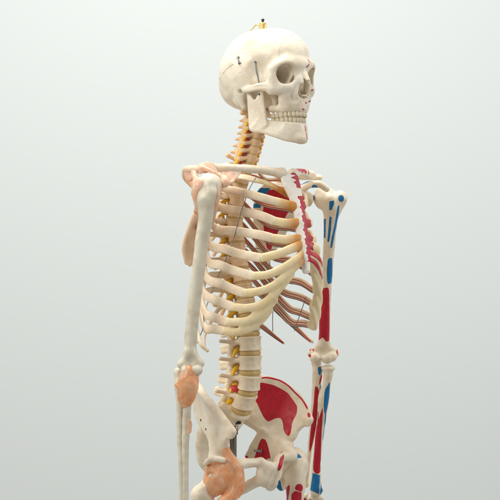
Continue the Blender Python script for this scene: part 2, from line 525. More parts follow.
def vert_mesh(kind):
    if kind == 'lumbar':
        f = Field((-48, -24, -36), (48, 74, 26), 1.3)
        for z in np.linspace(-11, 11, 9):
            g = 1 + .10 * (abs(z) / 11) ** 2
            f.ell((0, 0, z), (22 * g, 16.5 * g, 3.2), 1.5)
        f.ell((0, 0, 0), (20.5, 15.2, 13), 2)
        f.ell((0, 24, 1), (8, 8, 20), 2, True)
        f.cap((12, 14, 4), (14, 29, 3), 5, 5, 4, sym=True)
        f.cap((14, 28, 2), (0, 41, -5), 5, 5, 4, sym=True)
        f.tube([(0, 41, 0, 4), (0, 55, -4, 4), (0, 66, -6, 4.5)], k=4); f.tube([(0, 41, -9, 4), (0, 56, -13, 4), (0, 66, -14, 4.5)], k=6)
        f.tube([(14, 26, 3, 4.5), (28, 30, 5, 3.6), (42, 34, 7, 3.6)], k=4, sym=True)
        f.cap((16, 30, 4), (17, 33, 16), 6, 5.5, 4, sym=True)
        f.cap((13, 34, -6), (13, 38, -22), 6, 5.5, 4, sym=True)
    elif kind == 'thoracic':
        f = Field((-42, -20, -40), (42, 66, 22), 1.2)
        for z in np.linspace(-8.5, 8.5, 7):
            g = 1 + .09 * (abs(z) / 8.5) ** 2
            f.ell((0, 0, z), (15 * g, 14 * g, 3), 1.5)
        f.ell((0, 0, 0), (14, 13, 10), 2)
        f.cap((9, 11, 4), (10, 22, 4), 4, 4, 3, sym=True)
        f.cap((10, 22, 3), (0, 31, -3), 4.5, 4.5, 4, sym=True)
        f.tube([(10, 22, 4, 4.6), (22, 30, 7, 4.2), (33, 36, 10, 5.2)], k=4, sym=True)
        f.tube([(0, 30, -2, 4.5), (0, 43, -14, 3.5), (0, 57, -28, 3.4)], k=4)
        f.cap((10, 24, 4), (9, 22, 14), 4.5, 3.5, 3, sym=True)
        f.cap((9, 26, -4), (9, 27, -15), 4.5, 3.5, 3, sym=True)
    else:
        f = Field((-34, -16, -18), (34, 52, 16), 1.0)
        for z in np.linspace(-4.5, 4.5, 5):
            f.ell((0, 0, z), (11.5, 9, 2.8), 1.2)
        f.cap((-9, 1, 6), (-9, 5, 7), 2.4, 2.0, 2, sym=True)
        f.tube([(9, 1, 0, 3.2), (16, 1, -2, 3.0), (25, 3, -4, 3.6)], k=3, sym=True)
        f.tube([(10, 8, 0, 3.2), (18, 6, -3, 2.6), (25, 5, -3, 3.2)], k=3, sym=True)
        f.cap((17, 13, -6), (18, 12, 7), 6, 6, 3, sym=True)
        f.cap((17, 16, 0), (0, 29, 0), 4, 4, 4, sym=True)
        f.cap((0, 27, 0), (0, 33, -3), 4, 3.2, 3); f.cap((0, 33, -3), (4, 38, -5), 2.8, 2.3, 2, sym=True)
    f.rough(.25, .4)
    return f.mesh()

VM = {k: vert_mesh(k) for k in ('cervical', 'thoracic', 'lumbar')}
def disc_mesh(rx, ry, h):
    f = Field((-rx - 5, -ry - 5, -h - 3), (rx + 5, ry + 5, h + 3), 1.1)
    f.ell((0, 0, 0), (rx, ry, h * 1.5), 0); f.ell((0, 0, 0), (rx + 1, ry + 1, h), 2)
    f.d = np.maximum(f.d, np.abs(f.ax[2])[None, None, :] - h)
    f.blur(1)
    return f.mesh()
DM = dict(cervical=disc_mesh(10.5, 8.2, 3.2), thoracic=disc_mesh(14.8, 13.8, 4), lumbar=disc_mesh(21.6, 15.9, 7.2))
protos = {}
order = list(VPY)
cent = {k: spine_at(v) for k, v in VPY.items()}
for i, k in enumerate(order):
    if k in ('C1',): continue
    kind = {'C': 'cervical', 'T': 'thoracic', 'L': 'lumbar'}[k[0]]
    c = cent[k]
    up = cent[order[max(i - 1, 0)]] - cent[order[min(i + 1, len(order) - 1)]]
    if k == 'L5': up = cent['L4'] - (cent['L5'] + A(0, 12, -30))
    tilt = math.atan2(-up[1], up[2])
    num = int(k[1:])
    if kind == 'thoracic': s = .80 + .30 * (num - 1) / 11
    elif kind == 'lumbar': s = .95 + .05 * min(num - 1, 2) / 2
    else: s = .94 + .02 * num
    nm = kind + '_vertebra'
    V, F = VM[kind]
    if nm not in protos:
        o = link(nm, V, F, M_vert if kind != 'lumbar' else M_lumb, root); protos[nm] = o
    else:
        o = clone(protos[nm], root)
    sz = s * (np.linalg.norm(cent[order[max(i - 1, 0)]] - cent[order[min(i + 1, len(order) - 1)]]) / 2 / {'cervical': 13.2, 'thoracic': 24, 'lumbar': 34}[kind]) / s if k not in ('C2', 'L5') else s
    o.location = tuple(c * .001); o.rotation_euler = (tilt, 0, rng.uniform(-.03, .03)); o.scale = (s * (.9 if kind == 'cervical' else 1), s, sz)
    # disc below
    if k != 'L5':
        nxt = cent[order[i + 1]]; q = (c + nxt) / 2
    else:
        nxt = c + A(0, 14, -26); q = c + A(0, 7, -15)
    dn = 'intervertebral_disc'
    key = dn + kind
    V, F = DM[kind]
    if key not in protos:
        d = link(dn, V, F, M_disc, o); protos[key] = d
    else:
        d = clone(protos[key], o)
    M = Matrix.Translation(Vector(c * .001)) @ Matrix.Rotation(tilt, 4, 'X') @ Matrix.Diagonal((s, s, sz, 1))
    t2 = math.atan2(-(c - nxt)[1], (c - nxt)[2]) if k != 'L5' else tilt + .2
    d.matrix_basis = M.inverted() @ (Matrix.Translation(Vector(q * .001)) @ Matrix.Rotation(t2, 4, 'X') @ Matrix.Diagonal((s, s, s, 1)))
    # nerve roots leaving on both sides
    if k[0] == 'C' or num % 1 == 0:
        for sg in (-1, 1):
            w = {'cervical': 1.0, 'thoracic': .95, 'lumbar': 1.15}[kind]
            x0, y0 = {'cervical': (12, 9), 'thoracic': (9, 16), 'lumbar': (13, 22)}[kind]
            zz = -(c - nxt)[2] * .5 + (3 if kind != 'lumbar' else 1)
            rr = {'cervical': 4.5, 'thoracic': 3.7, 'lumbar': 4.5}[kind]
            if kind == 'cervical':
                pts = [(sg * x0 * .5, y0 + 4, zz + 2), (sg * (x0 + 5), y0 + 1, zz), (sg * (x0 + 13), y0 - 3, zz - 4), (sg * (x0 + 17), y0 - 4, zz - 9)]
            elif kind == 'thoracic':
                pts = [(sg * x0 * .4, y0 + 4, zz + 4), (sg * (x0 + 4), y0 + 3, zz), (sg * (x0 + 12), y0 + 8, zz - 5)]
            else:
                pts = [(sg * x0 * .5, y0 + 2, zz + 6), (sg * (x0 + 3), y0 + 1, zz + 1), (sg * (x0 + 8), y0 + 1, zz - 6)]
            nV, nF = sweep(pts, np.array([rr, rr, rr * .75, rr * .55]), np.array([rr, rr, rr * .75, rr * .55]), None, 18, 10)
            key = 'nerve' + kind + str(sg)
            if key not in protos:
                nn = link('spinal_nerve', nV, nF, M_nerve, o); protos[key] = nn
            else:
                nn = clone(protos[key], o)
    if k == 'L4':
        bu = A(-21, 14, -14)
        f = Field(bu - 16, bu + 16, 1.0); f.ell(bu, (6, 9, 5.5), 0, rot=(.35, 0, 0)); V, F = f.mesh()
        link('bulging_disc', V, F, M_herni, o, label='red bulge of the slipped lumbar disc')
# the red arteries that climb through the neck bones
for sg in (-1, 1):
    pts = [cent[k] + A(sg * (18 - j % 2), 4 + (j % 2), 0) for j, k in enumerate(('T1', 'C7', 'C6', 'C5', 'C4', 'C3', 'C2', 'C1'))]
    V, F = tubemesh(pts, 2.5, 70, 9)
    link('vertebral_artery', V, F, M_herni, root)
# atlas
f = Field((-46, -24, -14), (46, 34, 16), 1.1)
f.tube([(0, -10, 0, 4.5), (16, -4, 0, 6.5), (20, 10, 0, 6), (10, 22, 0, 4), (0, 25, 0, 4.5), (-10, 22, 0, 4), (-20, 10, 0, 6), (-16, -4, 0, 6.5)], k=3, closed=True)
f.cap((20, 4, 0), (38, 6, -2), 4, 4.5, 3, sym=True)
V, F = f.mesh()
o = link('atlas_vertebra', V, F, M_vert, root); o.location = tuple(cent['C1'] * .001)

# ------------------------------------------------------------------ rib cage
STERN = np.array([(174, 290), (182, 292), (200, 298), (214, 301), (235, 303.5), (255, 306), (268, 307), (282, 308)], float)
def stern_at(py):
    return P(np.interp(py, STERN[:, 0], STERN[:, 1]), py, x=0)
# right-side ribs: pixel track in front of the silhouette, [bone], [cartilage], silhouette column
RIBS = {
 1: dict(b=[(229, 176.5), (240, 176.5), (252, 179), (257, 180.5)], c=[(265, 182.5), (276, 188), (288, 195)], sil=226, s=(-15, 189)),
 2: dict(b=[(224, 188), (240, 192), (260, 197), (274, 201)], c=[(284, 203.5)], sil=219, s=(-8, 207)),
 3: dict(b=[(218, 206), (240, 211), (260, 215.5), (274, 221)], c=[(286, 223)], sil=213, s=(-7, 223)),
 4: dict(b=[(214, 227), (235, 231), (260, 235), (272, 238)], c=[(286, 239.5)], sil=208.5, s=(-7, 239)),
 5: dict(b=[(210, 244), (225, 249), (240, 254), (261, 258)], c=[(278, 254), (292, 248.5)], sil=205.5, s=(-7, 245)),
 6: dict(b=[(208, 260), (220, 265), (235, 271), (253, 276)], c=[(268, 274.5), (282, 268.5), (296, 259)], sil=203.5, s=(-6, 252)),
 7: dict(b=[(206, 276), (222, 284), (235, 290), (244, 293)], c=[(258, 291.5), (271, 287), (284, 277), (298, 264)], sil=202, s=(-7, 259)),
 8: dict(b=[(205, 294), (218, 301), (233, 307)], c=[(247, 308), (262, 304), (274, 294.5), (284, 283), (292, 273)], sil=201, s=None),
 9: dict(b=[(205, 312), (213, 317), (228, 322)], c=[(243, 321.5), (256, 317), (267, 308), (275, 299)], sil=200.5, s=None),
 10: dict(b=[(205, 327), (214, 329), (224, 330.5)], c=[(236, 332), (249, 328.5), (262, 319), (270, 309)], sil=201, s=None),
 11: dict(b=[(200, 342), (208, 351)], c=[], sil=196.5, s=None),
 12: dict(b=[], c=[], sil=210, s=None),
}
ribpath = {}; cartpath = {}; ELL = {}
for i, R in RIBS.items():
    ti = cent['T%d' % i]
    zmid = R['b'][len(R['b']) // 2][1] if R['b'] else 320
    fr = stern_at(min(zmid, 270)) if i <= 7 else stern_at(268) + A(0, [0, 6, 16, 26, 44][i - 8], 0)
    yb = ti[1] + (40 if i > 2 else 30)
    yf = fr[1] - 2 + {7: 4, 8: 10, 9: 12, 10: 12}.get(i, 0) + ((-2 if i > 2 else 2) if i > 1 else 8)
    yc, b = (yf + yb) / 2, (yb - yf) / 2
    # half width from the silhouette column
    sx = (R['sil'] - 250) * PX * (D - 60)
    off = -ST * yc
    h = off - sx
    a2 = (h * h - (ST * b) ** 2) / CT ** 2
    a = math.sqrt(max(a2, 35 ** 2))
    ELL[i] = (a, b, yc)
    def hit(px, py, a=a, b=b, yc=yc):
        k = (px - 250) * PX
        # camera in body frame
        cx, cy = -ST * D, -CT * D
        dx, dy = CT * k + ST, -ST * k + CT
        ox, oy = cx, cy - yc
        AA = (dx / a) ** 2 + (dy / b) ** 2; BB = 2 * (ox * dx / a ** 2 + oy * dy / b ** 2); CC = (ox / a) ** 2 + (oy / b) ** 2 - 1
        disc = max(BB * BB - 4 * AA * CC, 0)
        t = (-BB - math.sqrt(disc)) / (2 * AA)
        return np.array([ox + t * dx, oy + yc + t * dy, Z0 + (250 - py) * PX * t])
    vis = [hit(*q) for q in R['b']]
    al = lambda p: math.atan2(-p[0], p[1] - yc) if False else math.degrees(math.atan2(-p[0] / a, (p[1] - yc) / b))
    if i == 12:
        z = ti[2]
        pts = [ti + A(-13, 14, 4), ti + A(-34, 32, -2)] + [mir(P(a_, b_, x=x_)) for a_, b_, x_ in ((256, 321, 64), (265, 328.5, 82), (275, 336.5, 98), (284, 343.5, 109))]
        ribpath[i] = np.array(pts); continue
    a1 = al(vis[0]); z1 = vis[0][2]
    a0 = 30 if i > 2 else 42
    zs = ti[2]
    pts = [ti + A(-12, 12, 6), ti + A(-24, 27, 4)]
    steps = [t for t in (a0, a0 + 22, a0 + 44, a0 + 66) if t < a1 - 12]
    za = zs - (4 if i > 1 else 0)
    for t in steps:
        u = (t - a0) / (a1 - a0)
        zz = za + (z1 - za) * (u ** .9)
        r = math.radians(t)
        pts.append(np.array([-a * math.sin(r), yc + b * math.cos(r), zz]))
    pts += vis
    ribpath[i] = np.array(pts)
    cp = [vis[-1]] + [hit(*q) for q in R['c']]
    if R['s']:
        sxx, spy = R['s']; e = stern_at(spy); e = e + A(sxx, 2 if i > 1 else 7, 0); cp.append(e)
    if R['c']: cartpath[i] = np.array(cp)
if DEBUG:
    for i in ELL: print('rib', i, 'a %.0f b %.0f yc %.0f' % ELL[i])
    print('acet', P(221, 474, x=-88), proj(mir(P(221, 474, x=-88))))
    for nm, q in (('ASIS', P(233, 432, x=-118)), ('sym', P(275, 470, x=0)), ('crest', P(199, 385, x=-130)), ('humhead', P(205, 190, x=-165))): print(nm, q, proj(mir(q)))
    for i in (5, 8, 10, 11, 12): print('left tip', i, proj(mir((cartpath[i] if i in cartpath else ribpath[i])[-1])), proj(mir(ribpath[i][-1])))

RH = {1: 9.5, 2: 7.2}; RT = {1: 2.8}
ribs = {}
for side in (1, -1):                         # 1 = figure's right as traced, -1 = mirrored
    for i in ribpath:
        p = ribpath[i].copy()
        a, b, yc = ELL.get(i, (100, 90, 40))
        if side < 0:
            p = mir(p)
            if 2 <= i <= 6: p[:, 2] += 7.5 * np.sin(np.linspace(0, math.pi, len(p))) ** .8
        if i == 1:
            out = lambda q, t, yc=yc, s=side: A(-s * .35, -.25, .9) if t > .3 else A(-s * .3, .2, .93)
        else:
            out = lambda q, t, yc=yc, a=a, b=b: A(q[0] / a ** 2, (q[1] - yc) / b ** 2, 0.0012 if t > .5 else 0)
        hh = RH.get(i, 7.8) * (1 if side > 0 else .85); tt = RT.get(i, 3.2)
        if i == 12: prof = (np.array([4, 5, 4.5, 2.0]), np.array([3, 3, 2.6, 1.6]))
        elif i == 11: prof = (np.array([4, 5.5, 6, 5, 3.0]), np.array([3.4, 3.2, 3, 2.6, 2]))
        elif side < 0: prof = (np.array([3.6, 4, 4.2, 4.8, 5.6, hh, hh, hh]), np.array([3.6, 3.4, tt + .2, tt, tt, tt, tt, tt]))
        else: prof = (np.array([4, 5, hh - 1, hh - .3, hh, hh, hh, hh]), np.array([4, 3.6, tt + .4, tt + .2, tt, tt, tt, tt]))
        V, F = sweep(p, prof[0], prof[1], out, 90, 16)
        V = V + (rng.rand(*V.shape) - .5) * .15
        o = link('rib', V, F, M_rib, root)
        setattr_f(o, 'red', np.full(len(V), 9.0)); setattr_f(o, 'blue', np.full(len(V), 9.0))
        ribs[(i, side)] = o
        if side < 0 and i <= 12:
            # vessel strands laid in the groove of the inner face
            q = resample(spline(p, 10), 60)[4:-1]
            T = np.gradient(q, axis=0); T /= np.linalg.norm(T, axis=1)[:, None]
            n = np.stack([q[:, 0] / a ** 2, (q[:, 1] - yc) / b ** 2, np.zeros(len(q))], 1) if i != 12 else np.tile(A(.7, .7, 0), (len(q), 1))
            n -= T * np.sum(T * n, 1)[:, None]; n /= np.linalg.norm(n, axis=1)[:, None]
            u = np.cross(n, T); u *= np.sign(u[:, 2:3])
            h = np.interp(np.linspace(4 / 59, 58 / 59, len(q)), np.linspace(0, 1, len(prof[0])), prof[0])[:, None]
            for nm, mat, du, r in (('vein_strand', M_vein, -h + .4, .7), ('artery_strand', M_art, -h * .45, .75), ('nerve_strand', M_art, h * .30, .7)):
                w = q - n * (tt + .7 if nm != 'vein_strand' else tt * .4) + u * du
                if i == 1 and nm == 'vein_strand': continue
                wv, wf = tubemesh(w[::3], r, 70, 7)
                link(nm, wv, wf, mat, o)

# costal cartilages of the upper five ribs
for side in (1, -1):
    for i in (1, 2, 3, 4, 5):
        p = cartpath[i].copy(); a, b, yc = ELL[i]
        if side < 0: p = mir(p)
        out = (lambda q, t: A(0, -.5, .85)) if i == 1 else (lambda q, t, a=a, b=b, yc=yc: A(q[0] / a ** 2, (q[1] - yc) / b ** 2, 0.0004))
        n = 44
        w = np.array([7.2, 7.4, 7.4, 8, 9.4]) if i > 1 else np.array([8, 7.5, 7, 7, 7.5])
        V, F = sweep(p, w, np.array([3.6, 3.9, 4.2, 4.6, 5]), out, n, 16)
        m = M_cart if side > 0 else M_cartL
        o = link('costal_cartilage', V, F, m, root)
        L = np.linalg.norm(V - p[-1], axis=1)
        setattr_f(o, 'amber', L - 26 if side > 0 else np.full(len(V), 9.0))
        setattr_f(o, 'red', np.full(len(V), 9.0) if side > 0 else L - (19 + 5 * math.sin(i * 2.3)) + 2.5 * np.sin(V[:, 2] * .6))
        setattr_f(o, 'blue', np.full(len(V), 9.0))
# the fused arch of ribs six to ten
allp = np.vstack([cartpath[i] for i in (6, 7, 8, 9, 10)])
f = Field(allp.min(0) - 14, allp.max(0) + 14, 1.3)
for i in (6, 7, 8, 9, 10):
    q = spline(cartpath[i], 10)
    a, b, yc = ELL[i]
    q = resample(q, 60)
    for s in range(len(q) - 1):
        n = A(q[s][0] / a ** 2, (q[s][1] - yc) / b ** 2, 0); n /= np.linalg.norm(n)
        t = q[s + 1] - q[s]; t /= np.linalg.norm(t); u = np.cross(n, t)
        for k in (-3.4, 0, 3.4):
            f.cap(q[s] + u * k, q[s + 1] + u * k, 3.6, 3.6, 2.0 if k == 0 else .5)
tails = []
for i in (6, 7, 8, 9, 10):
    q = resample(spline(cartpath[i], 10), 60)
    tails.append(q[{6: 30, 7: 22, 8: 18, 9: 16, 10: 14}[i]:])
for a_, b_, st in ((0, 1, .35), (1, 2, .2), (2, 3, .12), (3, 4, .05)):
    A_, B_ = resample(tails[a_], 30), resample(tails[b_], 30)
    k0 = int(30 * st)
    f.sheet([A_[k0:], (A_[k0:] + B_[k0:]) / 2, B_[k0:]], 2.9, 2.5, 60, 16)
f.blur(1); f.rough(.25, .3)
V, F = f.mesh()
AL = V.copy()
oA = link('costal_arch', V, F, M_cart, root)
e = stern_at(262)
setattr_f(oA, 'amber', np.linalg.norm(V - (e + A(-8, 0, 4)), axis=1) - 17); setattr_f(oA, 'red', np.full(len(V), 9.0))
f.blur(3); f.d -= .7
V, F = f.mesh()
oB = link('costal_arch', mir(V), F[:, ::-1], M_cartL, root)
setattr_f(oB, 'amber', np.full(len(V), 9.0)); setattr_f(oB, 'blue', np.full(len(V), 9.0))
sdB = np.full(len(V), 9.0)
for i_ in (6, 7):
    q = resample(spline(cartpath[i_], 10), 40)[22:]
    dd = np.min(np.linalg.norm(V[:, None, :] - q[None], axis=2), axis=1)
    sdB = np.minimum(sdB, dd - 6.2)
setattr_f(oB, 'red', sdB)

# sternum
f = Field(stern_at(282) - A(40, 30, 20), stern_at(172) + A(40, 40, 20), 1.2)
rows = []
for py, w in ((175.5, 15), (180, 18), (186, 17), (194, 13), (203, 9.5), (212, 8.5), (224, 9), (238, 9.5), (250, 10), (257, 8.5), (262, 5), (267, 3.5), (271, 2.5)):
    c = stern_at(py)
    rows.append([c + A(-w, 3, 2 if py < 178 else 0), c + A(-w * .5, .5, 0), c + A(0, 0, -3 if py < 178 else 0), c + A(w * .5, .5, 0), c + A(w, 3, 2 if py < 178 else 0)])
f.sheet(rows, 5.0, 2, 26, 110)
for i in (2, 3, 4, 5):
    e = cartpath[i][-1]; f.ell(e + A(3, 0, 0), (6, 5, 7), 4); f.ell(mir(e) - A(3, 0, 0), (6, 5, 7), 4)
f.blur(1); f.rough(.4, .3)
V, F = f.mesh()
M_stern = plastic('sternum_plastic', (.90, .86, .79), (.83, .76, .67), paints=(('red', (.50, .012, .035), 1.2),), sss=.1)
oS = link('sternum', V, F, M_stern, root)
setattr_f(oS, 'red', np.where((V[:, 2] < stern_at(196)[2]) & (V[:, 2] > stern_at(262)[2]), -3.0 - V[:, 0] + 1.6 * np.sin(V[:, 2] * .33) + 1.2 * np.sin(V[:, 2] * .81), np.where(V[:, 2] > stern_at(188)[2], 0.5 - V[:, 0] + 4 * np.sin(V[:, 2] * .7) + 3 * np.sin(V[:, 1] * .9 + V[:, 2] * .5), 9.0)))

# ------------------------------------------------------------------ skull (own frame: Frankfurt plane, mm)
SK = Matrix.Translation(Vector(P(266, 94, x=0))) @ Matrix.Rotation(math.radians(-5), 4, 'Z') @ Matrix.Rotation(math.radians(-3.0), 4, 'X') @ Matrix.Scale(.915, 4)
SKR = np.array(SK.to_3x3()); SKT = np.array(SK.translation)
def sk2b(p): return np.asarray(p, float) @ SKR.T + SKT
def PS(px, py, x):
    """skull-frame point on the ray of a pixel at skull lateral x"""
    a = P(px, py, x=x - 60); b = P(px, py, x=x + 60)
    a = (a - SKT) @ SKR / .915 ** 2; b = (b - SKT) @ SKR / .915 ** 2
    t = (x - a[0]) / (b[0] - a[0]); return a + (b - a) * t
f = Field((-78, -116, -62), (78, 100, 124), 1.25)
f.ell((0, 10, 46), (68, 82, 67), 0)
f.ell((0, -36, 54), (53, 57, 53), 26)
f.ell((0, 57, 20), (52, 42, 43), 20)
f.ell((0, 18, 8), (56, 56, 32), 16)
f.ell((44, 26, 44), (23, 36, 30), 22, sym=True)
f.ell((0, -6, 91), (48, 54, 27), 26)
f.ell((0, 22, 62), (56, 60, 51), 22)
f.ell((0, -50, 60), (44, 40, 43), 22)
f.ell((56, 6, 26), (12, 36, 26), 18, sym=True)
# base, mastoids, petrous part
f.tube([(55, 16, 8, 13), (56, 13, -8, 10.5), (52, 9, -27, 6)], k=9, sym=True)
f.cap((40, 26, -12), (20, 8, -14), 14, 10, 10, sym=True)
f.cap((0, 4, -10), (0, -30, -6), 13, 11, 8)
f.cap((18, -2, -18), (15, 10, -22), 6, 6, 5, sym=True)
f.ell((0, 66, 2), (14, 14, 9), 10)
f.tube([(58, 24, 4, 4), (40, 62, 2, 4), (0, 86, 6, 6)], k=9, sym=True)
f.ell((73, -46, 30), (20, 24, 27), 16, sub=True, sym=True)
# face
f.tube([(10, -91, 42, 7), (31, -87, 47, 6), (46, -76, 42, 5.5), (53, -65, 33, 5)], k=14, sym=True)            # brow
f.ell((0, -89, 42), (16, 12, 13), 10)                                                                      # glabella
rim = [(14, -91, 35, 4.5), (23, -92, 42, 5), (35, -88, 44, 5), (47, -77, 39, 5), (52, -67, 25, 5.2), (50, -69, 9, 5.2), (38, -80, 2, 5.2), (25, -88, 4, 5), (16, -91, 12, 4.5), (13, -90, 24, 4)]
f.tube(rim, k=5, sym=True, closed=True)
f.ell((33, -62, 20), (22, 24, 25), 8, sym=True)
f.tube([(24, -78, -4, 12), (26, -72, -20, 13), (24, -70, -33, 10)], k=9, sym=True)                              # maxilla
f.tube([(31, -42, -36, 6.5), (29, -58, -37, 7), (24, -72, -38, 7), (14, -83, -39, 6.2), (0, -87.5, -39, 6.2), (-14, -83, -39, 6.2), (-24, -72, -38, 7), (-29, -58, -37, 7), (-31, -42, -36, 6.5)], k=7)
f.tube([(12, -88, -30, 6), (22, -79, -30, 7)], k=8, sym=True)
f.ell((0, -66, -22), (22, 24, 14), 8); f.cap((0, -88, -30), (0, -84, -23), 7, 7, 6)
f.tube([(31, -82, -1, 8), (44, -71, -5, 8.5), (50, -62, -6, 8)], k=9, sym=True)                                   # zygoma
for dz, r in ((3.2, 3.4), (-3.2, 3.4)):
    f.tube([(50, -63, 1 + dz, r + 3), (57.5, -54, 2 + dz, r + 1.6), (63.5, -40, 3 + dz, r + .4), (65.5, -22, 2 + dz * .8, r + .2), (63, -6, 2 + dz * .6, r + .6), (57, 6, 4 + dz * .5, r + 1.8)], k=3.5, sym=True)
f.tube([(51, -64, -2, 7), (53.5, -64, 16, 5.2), (52.5, -66, 34, 5.5)], k=6, sym=True)
f.ell((51, -57, 2), (7, 8, 11), 7, sym=True)
f.tube([(26, -44, 8, 12), (22, -44, -14, 8), (19, -40, -34, 4)], k=6, sym=True)                                   # pterygoid
f.cap((28, -40, 6), (42, -28, 14), 14, 12, 10, sym=True)
f.tube([(0, -91, 36, 6), (0, -100, 24, 5), (0, -108, 11, 4)], k=5)                                                # nasal bones
f.tube([(7, -91, 34, 5), (8, -95, 22, 5), (9.5, -100, 8, 4)], k=5, sym=True)
f.tube([(11, -94, 14, 5), (15, -92, 0, 5), (16, -90, -14, 4.8), (9, -91, -23, 4.5)], k=6, sym=True)                   # aperture rim
# openings
f.tube([(38, -100, 23, 18.5), (34.5, -82, 23.5, 17.0), (27, -64, 23, 14.5), (18, -44, 23, 7)], k=2.5, sub=True, sym=True)
f.ell((34.5, -83, 23.5), (18.6, 13, 19.2), 3, sub=True, sym=True)
f.ell((4.6, -98, -10), (8, 34, 9.5), 2, sub=True, sym=True)
f.ell((0, -100, 0), (7.2, 30, 11), 3, sub=True)
f.cap((0, -104, -16), (0, -60, -12), 1.6, 1.6, 2)                                                                # septum
f.tube([(0, -90, 10, 1.2), (0, -84, -4, 1.2), (0, -88, -16, 1.2)], k=1.5)
f.ell((8, -80, -13), (3.2, 10, 3), 2, sym=True)
f.cap((74, 5, 0), (56, 4, 0), 4.2, 3.2, 3, sub=True, sym=True)                                                   # ear opening
f.ell((34, -100, -13), (2.2, 16, 2.2), 2, sub=True, sym=True)                                                    # infraorbital hole
f.ell((53, -18, -16), (9, 22, 17), 6, sub=True, sym=True)                                                        # room for the jaw
f.rough(.38, .17)
V, F = f.mesh()
S_V, S_F = V, F
skull = link('skull', sk2b(V), F, M_skull, root)
SB = BVHTree.FromPolygons([tuple(v) for v in sk2b(V)], F.tolist())
def on_skull(px, py):
    """point of the skull (body frame, mm) that the pixel's ray meets first, with normal"""
    a = P(px, py, x=-200); b = P(px, py, x=200)
    r = SB.ray_cast(Vector(a), Vector(b - a))
    if r[0] is None: r = SB.find_nearest(Vector((a + b) / 2))
    return np.array(r[0]), np.array(r[1])
# painted marks and the sawn seam of the cap
Vb = sk2b(V)
red = np.full(len(V), 9.0)
for pts, w in (([(308, 59.5), (309.5, 62.5)], 1.5), ([(306.5, 67), (309, 64.5)], 1.5), ([(313.2, 69), (314.5, 73.5)], 1.4), ([(312.5, 90), (315, 90)], 2),
               ([(305.5, 103), (310.5, 101)], 1.6), ([(303, 109), (307, 112.5)], 1.8)):
    pts3 = np.array([on_skull(*q)[0] for q in pts])
    a, b = pts3[0], pts3[-1]; e = b - a
    t = np.clip(((Vb - a) @ e) / max(e @ e, 1), 0, 1)
    red = np.minimum(red, np.linalg.norm(Vb - a - t[:, None] * e, axis=1) - w * .95)
setattr_f(skull, 'red', red)
line = np.full(len(V), 9.0)
def seam(pix, w, wob=.8):
    global line
    q = np.array([on_skull(*p)[0] for p in pix]); q = spline(q, 8)
    for i in range(len(q) - 1):
        a, b = q[i], q[i + 1]; e = b - a; m = np.linalg.norm(Vb - a, axis=1) < 16
        t = np.clip(((Vb[m] - a) @ e) / max(e @ e, 1e-6), 0, 1)
        line[m] = np.minimum(line[m], np.linalg.norm(Vb[m] - a - t[:, None] * e, axis=1) - w)
seam([(219.5, 80), (223, 73.5), (228, 68), (233.5, 64.3)], .55)
seam([(233.5, 64.3), (236, 58), (240, 54.5), (246, 53), (250, 56)], .3)
seam([(219, 82), (222, 90), (228, 96), (232, 99)], .32)
seam([(236, 77), (241, 72), (248, 70), (255, 72), (260, 77)], .2)
setattr_f(skull, 'line', line)

# lower jaw
f = Field((-66, -108, -110), (66, 16, 16), 1.15)
UP = [(48, -26, -57, 6), (38, -44, -63.5, 6), (30, -58, -66.5, 6), (25, -71, -68, 5.8), (14, -81, -69, 5.0), (0, -85, -69, 5.0)]
LO = [(51, -10, -71, 5.5), (46, -34, -77, 5.4), (37, -56, -86, 5.6), (27, -68, -92, 5.8), (15, -79, -95.5, 6), (0, -84, -97, 6.2)]
full = lambda q: q + [(-a, b, c, r) for a, b, c, r in q[-2::-1]]
MIDJ = [tuple((np.array(a) + np.array(b)) / 2 + A(.6, -.4, 0, .4)) for a, b in zip(UP, LO)]
f.sheet([full(UP), full(MIDJ), full(LO)], k=2, nu=150, nv=34)
f.ell((0, -86, -94), (14, 6, 7), 8)
for s in (1, -1):
    f.sheet([[(s * 51, -5, -66), (s * 52, -5, -34), (s * 53, -5, -4)], [(s * 50, -16, -72), (s * 51, -17, -36), (s * 52, -18, -14)],
             [(s * 49, -28, -74), (s * 50, -29, -36), (s * 51, -30, -12)], [(s * 47, -42, -66), (s * 50, -40, -34), (s * 52, -38, 1)]], 3.4, 4, 30, 26)
f.cap((56, -7, -1), (45, -5, -1), 5, 5, 4, sym=True)
f.cap((52, -36, -6), (52, -35, 2), 4.6, 3.8, 4, sym=True)
f.ell((52, -20, -2), (16, 8, 15), 3, sub=True, sym=True)
f.rough(.25, .25)
V, F = f.mesh()
jaw = link('mandible', sk2b(V), F, M_skull, skull)
Vb = sk2b(V); red = np.full(len(V), 9.0)
for a, b, w in (((8, -90, -71), (9, -89, -79), 1.9), ((9, -90, -85), (8, -91, -93), 1.9)):
    a, b = sk2b(a), sk2b(b); e = b - a; t = np.clip(((Vb - a) @ e) / (e @ e), 0, 1)
    red = np.minimum(red, np.linalg.norm(Vb - a - t[:, None] * e, axis=1) - w)
setattr_f(jaw, 'red', red); setattr_f(jaw, 'line', np.full(len(V), 9.0))

